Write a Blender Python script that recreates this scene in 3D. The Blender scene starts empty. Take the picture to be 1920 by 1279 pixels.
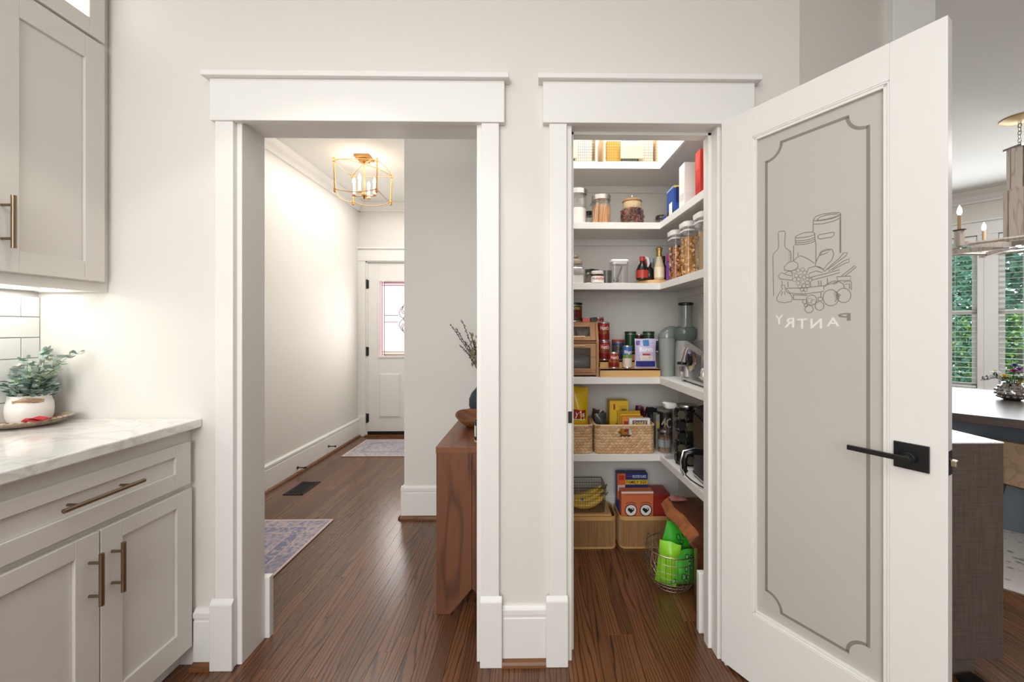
import bpy, math, random
from mathutils import Vector, Matrix
random.seed(7)
R = math.radians
# ---------------------------------------------------------------- camera, world, lights, exposure
F, CX, CY, CH, YAW = 750.0, 1014.0, 617.0, 1.26, R(0.8)
sc = bpy.context.scene
COL = sc.collection
cd = bpy.data.cameras.new('camera'); cam = bpy.data.objects.new('camera', cd); COL.objects.link(cam)
cam.location = (0, 0, CH); cam.rotation_euler = (R(90), 0, -YAW)
cd.sensor_width = 36; cd.lens = F * 36 / 1920; cd.clip_start = .02
cd.shift_x = -(CX - 960) / 1920; cd.shift_y = (CY - 639.5) / 1920
sc.camera = cam
w = bpy.data.worlds.new('sky'); sc.world = w; w.use_nodes = True
w.node_tree.nodes['Background'].inputs[0].default_value = (.80, .90, 1, 1)
w.node_tree.nodes['Background'].inputs[1].default_value = 3.3
vs = sc.view_settings
vs.view_transform = 'Standard'; vs.look = 'None'; vs.exposure = 0.1; vs.gamma = 1; vs.use_curve_mapping = False
def area(name, loc, rot, sx, sy, e, col=(1, .99, .98), spread=180):
    l = bpy.data.lights.new(name, 'AREA'); l.shape = 'RECTANGLE'; l.size = sx; l.size_y = sy; l.energy = e; l.color = col
    l.spread = R(spread)
    o = bpy.data.objects.new(name, l); COL.objects.link(o); o.location = loc; o.rotation_euler = [R(a) for a in rot]; return o
def lamp(name, loc, e, r=.02, col=(1, .86, .68)):
    l = bpy.data.lights.new(name, 'POINT'); l.energy = e; l.shadow_soft_size = r; l.color = col
    o = bpy.data.objects.new(name, l); COL.objects.link(o); o.location = loc; return o
def spot(name, loc, e, size, blend=.3, r=.04, col=(1, .93, .85)):
    l = bpy.data.lights.new(name, 'SPOT'); l.energy = e; l.spot_size = R(size); l.spot_blend = blend; l.shadow_soft_size = r; l.color = col
    o = bpy.data.objects.new(name, l); COL.objects.link(o); o.location = loc; return o
area('kitchen_ceiling_light', (-.5, -.6, 2.70), (0, 0, 0), 1.8, 2.4, 28)
area('kitchen_rear_fill', (-.6, -2.7, 1.85), (90, 0, -6), 2.2, 1.9, 68, (.98, .99, 1))  # soft fill added behind the camera; the rear wall has no window
area('hall_fill_light', (-1.48, 3.7, 2.68), (0, 0, 0), .8, 1.4, 13)  # unseen fill added under the hall ceiling, besides the lantern bulbs
area('passage_fill_light', (-.75, 2.2, 2.70), (0, 0, 0), .8, .5, 2.0)  # weak fill added for the passage, no fixture hangs here
area('pantry_ceiling_light', (.40, 1.98, 2.70), (0, 0, 0), .5, .5, 11)
area('dining_window_light', (4.60, 4.08, 1.45), (90, 0, 128.8), 1.8, 1.5, 42, (.95, .98, 1))
area('front_door_daylight', (-1.50, 4.68, 1.35), (90, 0, 180), .5, .75, 6.5, (1, .97, .95))
area('dining_fill_light', (3.9, 2.5, 2.70), (0, 0, 0), .8, .8, 32)  # unseen fill added to brighten the dining room and its window wall
spot('kitchen_downlight', (-.75, .85, 2.70), 13, 95, .15)

# ---------------------------------------------------------------- helpers
def at(px, py=None, X=None, Y=None, Z=None):
    """pixel -> world point on a plane X=, Y= or Z="""
    dx = (px - CX) / F; dz = (CY - (CY if py is None else py)) / F
    d = Vector((dx * math.cos(YAW) + math.sin(YAW), math.cos(YAW) - dx * math.sin(YAW), dz))
    t = X / d.x if X is not None else Y / d.y if Y is not None else (Z - CH) / d.z
    return Vector((0, 0, CH)) + d * t
def lin(h):
    h = h.lstrip('#'); o = []
    for i in (0, 2, 4):
        c = int(h[i:i+2], 16) / 255
        o.append(c / 12.92 if c <= .04045 else ((c + .055) / 1.055) ** 2.4)
    return (*o, 1)
MC = {}
def mat(col, rough=.5, metal=0, noise=None, bump=0, emit=0, trans=0, key=None, coat=0, sheen=0):
    k = key or (col, rough, metal, noise, bump, emit, trans, coat)
    if k in MC: return MC[k]
    m = bpy.data.materials.new('paint_' + col.strip('#')); m.use_nodes = True
    nt = m.node_tree; p = nt.nodes['Principled BSDF']; L = nt.links
    p.inputs['Base Color'].default_value = lin(col); p.inputs['Roughness'].default_value = rough
    p.inputs['Metallic'].default_value = metal; p.inputs['Coat Weight'].default_value = coat
    p.inputs['Transmission Weight'].default_value = trans
    if emit:
        p.inputs['Emission Color'].default_value = lin(col); p.inputs['Emission Strength'].default_value = emit
    if noise or bump:
        tc = nt.nodes.new('ShaderNodeTexCoord'); n = nt.nodes.new('ShaderNodeTexNoise')
        n.inputs['Scale'].default_value = noise[0] if noise else 60; n.inputs['Detail'].default_value = 4
        L.new(tc.outputs['Object'], n.inputs['Vector'])
        if noise and noise[1]:
            c = lin(col); r = nt.nodes.new('ShaderNodeValToRGB'); a = noise[1]
            r.color_ramp.elements[0].position = .3; r.color_ramp.elements[1].position = .7
            r.color_ramp.elements[0].color = (c[0]*(1-a), c[1]*(1-a), c[2]*(1-a), 1)
            r.color_ramp.elements[1].color = (min(1, c[0]*(1+a)), min(1, c[1]*(1+a)), min(1, c[2]*(1+a)), 1)
            L.new(n.outputs['Fac'], r.inputs[0]); L.new(r.outputs[0], p.inputs['Base Color'])
        if bump:
            b = nt.nodes.new('ShaderNodeBump'); b.inputs['Strength'].default_value = bump; b.inputs['Distance'].default_value = .002
            L.new(n.outputs['Fac'], b.inputs['Height']); L.new(b.outputs[0], p.inputs['Normal'])
    MC[k] = m; return m
def wood(key, dark, mid, light, rough=.45, axis=1, sc_=1.0, rings=9.0, lines=.75, perobj=True, coat=0, cross=0):
    if key in MC: return MC[key]
    m = bpy.data.materials.new('wood_' + key); m.use_nodes = True
    nt = m.node_tree; N = nt.nodes; L = nt.links; p = N['Principled BSDF']; p.inputs['Roughness'].default_value = rough
    p.inputs['Coat Weight'].default_value = coat; p.inputs['Coat Roughness'].default_value = .25
    def nd(t, **k):
        n = N.new(t)
        for a, b in k.items(): setattr(n, a, b)
        return n
    tc = nd('ShaderNodeTexCoord'); oi = nd('ShaderNodeObjectInfo'); ge = nd('ShaderNodeNewGeometry')
    add = nd('ShaderNodeMath', operation='ADD'); fr = nd('ShaderNodeMath', operation='FRACT')
    L.new(oi.outputs['Random'], add.inputs[0]); L.new(ge.outputs['Random Per Island'], add.inputs[1]); L.new(add.outputs[0], fr.inputs[0])
    mul = nd('ShaderNodeMath', operation='MULTIPLY'); mul.inputs[1].default_value = 37.0; L.new(fr.outputs[0], mul.inputs[0])
    cmb = nd('ShaderNodeCombineXYZ'); L.new(mul.outputs[0], cmb.inputs[0]); L.new(mul.outputs[0], cmb.inputs[1]); L.new(mul.outputs[0], cmb.inputs[2])
    va = nd('ShaderNodeVectorMath', operation='ADD'); L.new(tc.outputs['Object'], va.inputs[0]); L.new(cmb.outputs[0], va.inputs[1])
    s1 = [8 * sc_] * 3; s1[axis] = 1.0 * sc_
    s2 = [130 * sc_] * 3; s2[axis] = 3 * sc_
    def mp(s):
        q = nd('ShaderNodeMapping'); q.inputs['Scale'].default_value = s; L.new(va.outputs[0], q.inputs['Vector'])
        n = nd('ShaderNodeTexNoise'); n.inputs['Scale'].default_value = 1; n.inputs['Detail'].default_value = 2
        L.new(q.outputs[0], n.inputs['Vector']); return n
    n1 = mp(s1); n1.inputs['Detail'].default_value = 3; n1.inputs['Roughness'].default_value = .35; n2 = mp(s2)
    mu = nd('ShaderNodeMath', operation='MULTIPLY'); mu.inputs[1].default_value = rings * 6.28; L.new(n1.outputs['Fac'], mu.inputs[0])
    if cross:
        sx_ = nd('ShaderNodeSeparateXYZ'); L.new(va.outputs[0], sx_.inputs[0]); cr_ = nd('ShaderNodeMath', operation='MULTIPLY_ADD'); cr_.inputs[1].default_value = cross * 6.28
        L.new(sx_.outputs[0], cr_.inputs[0]); L.new(mu.outputs[0], cr_.inputs[2]); mu = cr_
    si = nd('ShaderNodeMath', operation='SINE'); L.new(mu.outputs[0], si.inputs[0])
    mr = nd('ShaderNodeMapRange'); mr.inputs[1].default_value = .0; mr.inputs[2].default_value = 1; L.new(si.outputs[0], mr.inputs[0])
    pw = nd('ShaderNodeMath', operation='POWER'); pw.inputs[1].default_value = 3.2; L.new(mr.outputs[0], pw.inputs[0])
    gm = nd('ShaderNodeMath', operation='MULTIPLY'); L.new(pw.outputs[0], gm.inputs[0])
    m2 = nd('ShaderNodeMapRange'); m2.inputs[1].default_value = .35; m2.inputs[2].default_value = .62; m2.inputs[3].default_value=.62; L.new(n2.outputs['Fac'], m2.inputs[0]); L.new(m2.outputs[0], gm.inputs[1])
    g2 = nd('ShaderNodeMath', operation='MULTIPLY'); g2.inputs[1].default_value = lines; L.new(gm.outputs[0], g2.inputs[0])
    rmp = nd('ShaderNodeValToRGB'); rmp.color_ramp.elements[0].color = lin(mid); rmp.color_ramp.elements[1].color = lin(light)
    ad = nd('ShaderNodeMath', operation='MULTIPLY_ADD'); ad.inputs[1].default_value = .55; L.new(fr.outputs[0], ad.inputs[0])
    m3 = nd('ShaderNodeMath', operation='MULTIPLY'); m3.inputs[1].default_value = .7; L.new(n2.outputs['Fac'], m3.inputs[0]); L.new(m3.outputs[0], ad.inputs[2])
    sb = nd('ShaderNodeMath', operation='SUBTRACT'); sb.inputs[1].default_value = .15; L.new(ad.outputs[0], sb.inputs[0]); L.new(sb.outputs[0], rmp.inputs[0])
    mx = nd('ShaderNodeMix', data_type='RGBA'); L.new(g2.outputs[0], mx.inputs[0]); L.new(rmp.outputs[0], mx.inputs[6]); mx.inputs[7].default_value = lin(dark)
    L.new(mx.outputs[2], p.inputs['Base Color'])
    bp = nd('ShaderNodeBump'); bp.inputs['Strength'].default_value = .12; bp.inputs['Distance'].default_value = .001; bp.invert = True
    L.new(gm.outputs[0], bp.inputs['Height']); L.new(bp.outputs[0], p.inputs['Normal'])
    MC[key] = m; return m
def glass_mat(col='#ffffff', refl=.12, key='glass', rough=.02):
    if key in MC: return MC[key]
    m = bpy.data.materials.new(key); m.use_nodes = True; nt = m.node_tree; nt.nodes.clear()
    o = nt.nodes.new('ShaderNodeOutputMaterial'); t = nt.nodes.new('ShaderNodeBsdfTransparent'); g = nt.nodes.new('ShaderNodeBsdfGlossy')
    t.inputs[0].default_value = lin(col); g.inputs['Roughness'].default_value = rough
    lw = nt.nodes.new('ShaderNodeLayerWeight'); lw.inputs[0].default_value = .35
    ml = nt.nodes.new('ShaderNodeMath'); ml.operation = 'MULTIPLY_ADD'; ml.inputs[1].default_value = .55; ml.inputs[2].default_value = refl * .35
    mx = nt.nodes.new('ShaderNodeMixShader')
    nt.links.new(lw.outputs['Facing'], ml.inputs[0]); nt.links.new(ml.outputs[0], mx.inputs[0])
    nt.links.new(t.outputs[0], mx.inputs[1]); nt.links.new(g.outputs[0], mx.inputs[2]); nt.links.new(mx.outputs[0], o.inputs[0])
    MC[key] = m; return m
def frosted():
    if 'frost' in MC: return MC['frost']
    m = bpy.data.materials.new('frosted_glass'); m.use_nodes = True; nt = m.node_tree; p = nt.nodes['Principled BSDF']
    p.inputs['Base Color'].default_value = lin('#dcd9d2'); p.inputs['Roughness'].default_value = .35
    t = nt.nodes.new('ShaderNodeBsdfTranslucent'); t.inputs[0].default_value = lin('#dedbd4')
    mx = nt.nodes.new('ShaderNodeMixShader'); mx.inputs[0].default_value = .3
    nt.links.new(p.outputs[0], mx.inputs[1]); nt.links.new(t.outputs[0], mx.inputs[2]); nt.links.new(mx.outputs[0], nt.nodes['Material Output'].inputs[0])
    MC['frost'] = m; return m
def link(o, parent=None):
    COL.objects.link(o)
    if parent: o.parent = parent
    return o
class B:
    def __init__(s): s.v = []; s.f = []; s.m = []; s.s = []
    def add(s, vs, fs, m=0, sm=False):
        k = len(s.v); s.v += [tuple(v) for v in vs]
        for f in fs: s.f.append([i + k for i in f]); s.m.append(m); s.s.append(sm)
        return s
    def box(s, x0, y0, z0, x1, y1, z1, m=0):
        x0, x1 = sorted((x0, x1)); y0, y1 = sorted((y0, y1)); z0, z1 = sorted((z0, z1))
        return s.add([(x0,y0,z0),(x1,y0,z0),(x1,y1,z0),(x0,y1,z0),(x0,y0,z1),(x1,y0,z1),(x1,y1,z1),(x0,y1,z1)],
              [(0,3,2,1),(4,5,6,7),(0,1,5,4),(1,2,6,5),(2,3,7,6),(3,0,4,7)], m)
    def prism(s, poly, ax, a0, a1, m=0):
        """poly of 2-tuples in the two other axes, extruded along ax"""
        def P(p, a):
            q = list(p); q.insert(ax, a); return q
        n = len(poly); vs = [P(p, a0) for p in poly] + [P(p, a1) for p in poly]
        fs = [list(range(n)), list(range(2*n-1, n-1, -1))] + [(i, i+n, (i+1) % n + n, (i+1) % n) for i in range(n)]
        return s.add(vs, fs, m)
    def rings(s, rs, m=0, sm=True, cap0=True, cap1=True, close=True):
        n = len(rs[0]); vs = [p for r in rs for p in r]; fs = []; mm = []
        for k in range(len(rs) - 1):
            for i in range(n if close else n - 1):
                fs.append((k*n+i, k*n+(i+1) % n, (k+1)*n+(i+1) % n, (k+1)*n+i))
                mm.append(m[k] if isinstance(m, (list, tuple)) else m)
        k0 = len(s.v); s.v += [tuple(v) for v in vs]
        for f, q in zip(fs, mm): s.f.append([i + k0 for i in f]); s.m.append(q); s.s.append(sm)
        if cap0: s.f.append([k0 + i for i in range(n-1, -1, -1)]); s.m.append(mm[0]); s.s.append(False)
        if cap1: s.f.append([k0 + (len(rs)-1)*n + i for i in range(n)]); s.m.append(mm[-1]); s.s.append(False)
        return s
    def lathe(s, prof, c=(0, 0, 0), n=20, m=0, sx=1, sy=1, cap=True, a0=0):
        rs = [[(c[0] + r*sx*math.cos(a0+2*math.pi*i/n), c[1] + r*sy*math.sin(a0+2*math.pi*i/n), c[2] + z) for i in range(n)] for r, z in prof]
        return s.rings(rs, m, True, cap, cap)
    def cyl(s, p0, p1, r0, r1=None, n=12, m=0, sm=True):
        return s.tube([p0, p1], [r0, r0 if r1 is None else r1], n, m)
    def tube(s, pts, r, n=8, m=0, closed=False, flat=1.0):
        P = [Vector(p) for p in pts]; k = len(P)
        if not isinstance(r, (list, tuple)): r = [r] * k
        rs = []; ref = None
        for i in range(k):
            if closed: d = P[(i+1) % k] - P[i-1]
            else: d = P[min(i+1, k-1)] - P[max(i-1, 0)]
            d.normalize()
            if ref is None: ref = Vector((0, 0, 1)) if abs(d.z) < .9 else Vector((1, 0, 0))
            u = ref - d * ref.dot(d)
            if u.length < 1e-4: u = Vector((1, 0, 0)) - d * d.x
            u.normalize(); ref = u; v = d.cross(u)
            rs.append([P[i] + (u*math.cos(2*math.pi*j/n)*flat + v*math.sin(2*math.pi*j/n)) * r[i] for j in range(n)])
        if closed: rs.append(rs[0]); return s.rings(rs, m, True, False, False)
        return s.rings(rs, m)
    def blob(s, c, rx, ry, rz, n=8, k=5, m=0, M=None):
        rs = []
        for j in range(1, k):
            t = math.pi*j/k
            rs.append([Vector((rx*math.sin(t)*math.cos(2*math.pi*i/n), ry*math.sin(t)*math.sin(2*math.pi*i/n), -rz*math.cos(t))) for i in range(n)])
        rs = [[(M @ p if M else p) + Vector(c) for p in r] for r in rs]
        return s.rings(rs, m)
    def done(s, name, mats, parent=None, w=False, bevel=0, kind=None, label=None, solid=0, sub=0):
        off = Vector(parent.location) if (w and parent) else Vector((0, 0, 0))
        me = bpy.data.meshes.new(name); me.from_pydata([tuple(Vector(v) - off) for v in s.v], [], s.f)
        if not isinstance(mats, (list, tuple)): mats = [mats]
        for q in mats: me.materials.append(q)
        me.polygons.foreach_set('material_index', s.m); me.polygons.foreach_set('use_smooth', s.s)
        me.update()
        if any(s.s): me.set_sharp_from_angle(angle=R(40))
        o = link(bpy.data.objects.new(name, me), parent)
        if bevel:
            b = o.modifiers.new('bevel', 'BEVEL'); b.width = bevel; b.segments = 2; b.limit_method = 'ANGLE'; b.angle_limit = R(50)
        if solid:
            b = o.modifiers.new('solid', 'SOLIDIFY'); b.thickness = solid; b.offset = 0
        if sub:
            b = o.modifiers.new('sub', 'SUBSURF'); b.levels = b.render_levels = sub
        if kind: o['kind'] = kind
        if label: o['label'] = label
        return o
def rr(w, d, r, z, c=(0, 0), n=4):
    p = []
    for (sx, sy, a) in ((1, 1, 0), (-1, 1, 90), (-1, -1, 180), (1, -1, 270)):
        for i in range(n + 1):
            t = R(a + 90 * i / n)
            p.append((c[0] + sx*(w/2 - r) + r*math.cos(t), c[1] + sy*(d/2 - r) + r*math.sin(t), z))
    return p
def thing(name, label, cat, loc=(0, 0, 0), rz=0, group=None):
    o = link(bpy.data.objects.new(name, None)); o.location = loc; o.rotation_euler = (0, 0, rz); o.empty_display_size = .05
    o['label'] = label; o['category'] = cat
    if group: o['group'] = group
    return o
def tag(o, label, cat, group=None):
    o['label'] = label; o['category'] = cat
    if group: o['group'] = group
    return o
def dup(root, loc, rz=None, label=None):
    r = root.copy(); COL.objects.link(r); r.location = loc
    if rz is not None: r.rotation_euler = (0, 0, rz)
    if label: r['label'] = label
    for ch in list(root.children):
        c = ch.copy(); COL.objects.link(c); c.parent = r
        for g in ch.children:
            d = g.copy(); COL.objects.link(d); d.parent = c
    return r
TXT = {}
def textmesh(s, bold=0):
    k = (s, bold)
    if k not in TXT:
        cu = bpy.data.curves.new('lettering', 'FONT'); cu.body = s; cu.resolution_u = 2; cu.offset = bold
        o = bpy.data.objects.new('lettering', cu); me = bpy.data.meshes.new_from_object(o)
        TXT[k] = ([v.co.copy() for v in me.vertices], [list(p.vertices) for p in me.polygons])
        bpy.data.objects.remove(o)
    return TXT[k]
def lettering(parent, s, m, box, fn, bold=.015, mirror=False, name='lettering'):
    """fit text to box (u0,v0,u1,v1) and map (u,v)->xyz with fn"""
    vs, fs = textmesh(s, bold)
    if not vs: return
    x0 = min(v.x for v in vs); x1 = max(v.x for v in vs); y0 = min(v.y for v in vs); y1 = max(v.y for v in vs)
    b = B(); out = []
    for v in vs:
        a = (v.x-x0)/(x1-x0); c = (v.y-y0)/(y1-y0)
        if mirror: a = 1 - a
        out.append(fn(box[0] + a*(box[2]-box[0]), box[1] + c*(box[3]-box[1])))
    b.add(out, fs); return b.done(name, m, parent)
E5 = .0007
def faceF(y=0): return lambda u, v: (u, y - E5, v)
def faceL(x=0): return lambda u, v: (x - E5, -u, v)
def wrapf(r, a=0): return lambda u, v: ((r+E5)*math.sin(u/r+a), -(r+E5)*math.cos(u/r+a), v)
def patch(b, fn, box, m=0, n=1):
    for i in range(n):
        u0 = box[0] + (box[2]-box[0])*i/n; u1 = box[0] + (box[2]-box[0])*(i+1)/n
        def g(u, v):
            p = Vector(fn(u, v)); return p
        b.add([g(u0, box[1]), g(u1, box[1]), g(u1, box[3]), g(u0, box[3])], [(0, 1, 2, 3)], m)
# ---------------------------------------------------------------- base materials
WALL = mat('#e2dfd9', .6, bump=.03); TRIM = mat('#ecebe7', .38); CAB = mat('#dcd8d2', .38); CEIL = mat('#e8e7e3', .8)
SHELF = mat('#e6e4df', .45); BRASS = mat('#93806a', .3, 1); BRASSD = mat('#7b6a55', .35, .9); STEEL = mat('#c4c4c2', .22, 1)
BLACK = mat('#141414', .4); BLACKG = mat('#0e0e0f', .15); GLASS = glass_mat(); WHITE = mat('#f2f2ef', .35)
FLOORW = wood('floor', '#120a06', '#52331c', '#7f5232', .27, 1, 1.0, 11, .88, coat=.3, cross=62)
WALN = wood('walnut', '#2c180e', '#643c26', '#845438', .4, 2, 1.2, 4, .6)
SHOE = wood('shoe', '#3a2314', '#6e4629', '#8a5b38', .4, 0, 3, 3, .5)
BAMB = wood('bamboo', '#a8793f', '#cf9f60', '#e0b577', .4, 0, 2, 3, .35)
BAMBV = wood('bamboov', '#6f4d2e', '#a67c52', '#be9569', .5, 2, 2, 3, .4)
GREYW = wood('greywood', '#4a423c', '#776d65', '#8b8279', .5, 2, 1.5, 3, .5)
TABW = wood('tablewood', '#26201c', '#463d37', '#5b5049', .3, 0, 1, 4, .5)
WEATH = wood('weathered', '#9d8e84', '#cbbdb2', '#e4dad1', .7, 2, 3, 4, .6)
WEAVE = mat('#c39a6b', .7, noise=(90, .25))
# ---------------------------------------------------------------- setting
D = 1.52; WT = .12; D2 = D + WT; H = 2.74
XL, XR = at(70, Y=D).x, at(1499, Y=D).x
OL, OR_ = at(449, Y=D).x, at(900, Y=D).x
PL, PR = at(1066, Y=D).x, at(1350, Y=D).x
OH = 2.045
HALLX = -2.08; HALLY = 4.75; PARTX, PARTY = at(758, Y=2.68).x, 2.68
PBY = 2.515; PRX = .905; PLX = -.06
def struct(b, name, m, bevel=0, parent=None): 
    o = b.done(name, m, parent, bevel=bevel); o['kind'] = 'structure'; return o
b = B()
b.box(XL-.12, D, 0, OL, D2, H); b.box(OL, D, OH, OR_, D2, H); b.box(OR_, D, 0, PL, D2, H); b.box(PL, D, OH, PR, D2, H); b.box(PR, D, 0, XR, D2, H)
struct(b, 'wall_front', WALL)
struct(B().box(XL-.12, -3, 0, XL, D, H), 'wall_left', WALL)
struct(B().box(-2.6, -3.12, 0, 6.4, -3, H), 'wall_rear', WALL)
struct(B().box(HALLX-.12, D2, 0, HALLX, HALLY+.12, H), 'wall_hall_left', WALL)
dl, dr = at(686, Y=HALLY).x, at(686, Y=HALLY).x + .93
b = B(); b.box(HALLX, HALLY, 0, dl, HALLY+.12, H); b.box(dl, HALLY, 2.06, dr, HALLY+.12, H); b.box(dr, HALLY, 0, -.3, HALLY+.12, H)
struct(b, 'wall_hall_end', WALL)
struct(B().box(PARTX, PARTY, 0, PLX-.055, PARTY+.12, H).box(PARTX, PARTY+.12, 0, PARTX+.12, HALLY, H), 'wall_hall_right', WALL)
struct(B().box(PLX-.055, D2, 0, PLX, PARTY+.12, H), 'wall_pantry_left', WALL)
struct(B().box(PLX, PBY, 0, PRX+.1, PBY+.12, H), 'wall_pantry_back', WALL)
struct(B().box(PRX, D2, 0, PRX+.1, PBY, H), 'wall_pantry_right', WALL)
RY = 1.76; S0, S1 = at(1664, Y=RY).x, at(1742, Y=RY).x
struct(B().prism([(PRX+.1, D+.02), (S1-.02, 1.84), (S1-.02, 1.96), (PRX+.1, D2+.1)], 2, 0, H), 'wall_right', WALL)  # face angled away from the kitchen light to make it darker
b = B(); b.box(-2.7, -3.1, H, 6.5, 5.9, H+.1); struct(b, 'ceiling', CEIL)
b = B(); b.box(-2.7, -3.1, -.06, 6.5, 5.9, -.0125); fl = struct(b, 'floor', mat('#2a1a12', .8))
# planks
def plank_bm(b, x0, y0, x1, y1, j=.00015, c=.0006):
    x0 += j; x1 -= j; y0 += j; y1 -= j; z = -.0002
    b.add([(x0,y0,-.0125),(x1,y0,-.0125),(x1,y1,-.0125),(x0,y1,-.0125),(x0,y0,z-c),(x1,y0,z-c),(x1,y1,z-c),(x0,y1,z-c),
           (x0+c,y0+c,z),(x1-c,y0+c,z),(x1-c,y1-c,z),(x0+c,y1-c,z)],
          [(0,1,5,4),(1,2,6,5),(2,3,7,6),(3,0,4,7),(4,5,9,8),(5,6,10,9),(6,7,11,10),(7,4,8,11),(8,9,10,11)])
PW = .057
lens = [.55, .75, .95, 1.2, 1.5]; pm = {}
for l in lens:
    b = B(); plank_bm(b, 0, 0, PW, l); me = bpy.data.meshes.new('plank'); me.from_pydata(b.v, [], b.f); me.materials.append(FLOORW); pm[l] = me
rest = B(); cnt = 0
rg = random.Random(3)
def vis(x, y0, y1):
    if y1 < 1.42 or y0 > HALLY: return False
    if x < HALLX - .05: return False
    if x < PARTX: return True
    if x < OR_ + .1: return y0 < PARTY
    if x < PLX - .02: return y0 < 1.56
    if x < PRX: return y0 < PBY
    if x < 1.05: return y0 < 1.6
    return y0 < 2.3 and y1 > 1.4 and x < 2.6 and (y0 < RY or x > 1.68)
x = HALLX - .02
while x < 5.2:
    y = -3 - rg.random()
    while y < 5.0:
        l = rg.choice(lens)
        if vis(x + PW/2, y, y + l) and cnt < 300:
            o = bpy.data.objects.new('plank', pm[l]); COL.objects.link(o); o.parent = fl; o.location = (x, y, 0); cnt += 1
        else: plank_bm(rest, x, y, x + PW, y + l)
        y += l
    x += PW
rest.done('plank_field', FLOORW, fl, kind='stuff')
print('PLANKS', cnt)
# ---- cased openings
def casing(n, x0, x1, px_l, px_r, cw, y=D):
    """x0..x1 opening; header spans px_l..px_r"""
    t = .022; b = B(); zt = at(600, 228, Y=D-t).z
    c0 = cw
    b.box(x0-c0, y-t, 0, x0-.008, y, zt); b.box(x1+.008, y-t, 0, x1+c0, y, zt)
    h0, h1 = at(px_l, Y=D-t).x, at(px_r, Y=D-t).x
    b.box(h0, y-t-.006, zt, h1, y, zt+.155)
    b.box(h0-.018, y-t-.026, zt+.155, h1+.018, y, zt+.175)
    for xa, xb in ((x0-c0-.012, x0-.004), (x1+.004, x1+c0+.012)):
        b.box(xa, y-t-.012, 0, xb, y-t+.001, .245)
        b.prism([(y-t-.012, .245), (y-t+.001, .245), (y-t+.001, .262)], 0, xa, xb)
    # jamb lining
    b.box(x0-.008, y-.004, 0, x0+.012, y+WT+.004, OH+.004); b.box(x1-.012, y-.004, 0, x1+.008, y+WT+.004, OH+.004); b.box(x0-.008, y-.004, OH-.008, x1+.008, y+WT+.004, OH+.012)
    return struct(b, 'trim_%d' % n, TRIM, .0025)
casing(1, OL, OR_, 395, 946, .074)
casing(2, PL, PR, 1018, 1414, .074)
# door stop inside pantry jamb, black strike on left jamb
struct(B().box(PR-.024, D+.05, 0, PR-.012, D+.09, OH-.01).box(PL+.012, D+.05, 0, PL+.024, D+.09, OH-.01).box(PL+.012, D+.05, OH-.02, PR-.012, D+.09, OH-.008), 'trim_3', TRIM)
def base_run(name, p0, p1, n, h=.215):
    """baseboard profile from p0 to p1 (xy), n = outward normal"""
    n = Vector((*n, 0)); A = Vector((*p0, 0)); C = Vector((*p1, 0))
    prof = [(0, 0), (.016, 0), (.016, h-.045), (.0135, h-.042), (.0135, h-.034), (.018, h-.03), (.018, h-.012), (.012, h-.008), (.007, h), (0, h)]
    b = B(); N = len(prof); vs = [A + n*a + Vector((0, 0, z+.0005)) for a, z in prof] + [C + n*a + Vector((0, 0, z+.0005)) for a, z in prof]
    fs = [list(range(N)), list(range(2*N-1, N-1, -1))] + [(i, (i+1) % N, (i+1) % N+N, i+N) for i in range(N)]
    b.add(vs, fs); o = struct(b, name, TRIM)
    s = B(); q = [(.0165, 0), (.036, 0), (.035, .010), (.030, .018), (.0165, .022)]
    N = len(q); vs = [A + n*a + Vector((0, 0, z+.0004)) for a, z in q] + [C + n*a + Vector((0, 0, z+.0004)) for a, z in q]
    s.add(vs, [list(range(N)), list(range(2*N-1, N-1, -1))] + [(i, (i+1) % N, (i+1) % N+N, i+N) for i in range(N)])
    s.done('shoe_moulding', SHOE, o); return o
cwo = .086
base_run('baseboard_front_left', (-1.27, D), (OL-cwo, D), (0, -1))
base_run('baseboard_front', (OR_+cwo, D), (PL-cwo, D), (0, -1))
base_run('baseboard_hall_left', (HALLX, D2), (HALLX, HALLY), (1, 0))
base_run('baseboard_hall_right', (PARTX-.017, PARTY), (PLX-.055, PARTY), (0, -1))
base_run('baseboard_hall_side', (PARTX, PARTY-.017), (PARTX, HALLY), (-1, 0))
base_run('baseboard_pantry_back', (PLX, PBY), (PRX, PBY), (0, -1))
base_run('baseboard_pantry_right', (PRX, D2), (PRX, PBY), (-1, 0))
struct(B().box(OL-.008, D2+.004, 0, OL+.03, D2+.03, .25), 'trim_4', TRIM, .003)   # plinths behind the openings
struct(B().box(PR-.03, D2+.004, 0, PR+.03, D2+.03, .25), 'trim_5', TRIM, .003)
# crown in hall
cp = [(0, 0), (.085, 0), (.085, -.012), (.07, -.022), (.045, -.04), (.03, -.07), (.02, -.078), (.02, -.095), (0, -.095)]
def crown(name, A, C, n, z=H, k=1):
    n = Vector((*n, 0)); A = Vector((*A, z)); C = Vector((*C, z)); N = len(cp)
    vs = [A + n*a*k + Vector((0, 0, q*k)) for a, q in cp] + [C + n*a*k + Vector((0, 0, q*k)) for a, q in cp]
    return struct(B().add(vs, [list(range(N)), list(range(2*N-1, N-1, -1))] + [(i, (i+1) % N, (i+1) % N+N, i+N) for i in range(N)]), name, TRIM)
crown('trim_6', (HALLX, D2), (HALLX, HALLY), (1, 0)); crown('trim_7', (HALLX, HALLY), (PARTX, HALLY), (0, -1))
# light jamb post right of the recess
struct(B().box(S0, RY-.03, 0, S1, RY+.15, H), 'trim_8', TRIM, .003)
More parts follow.
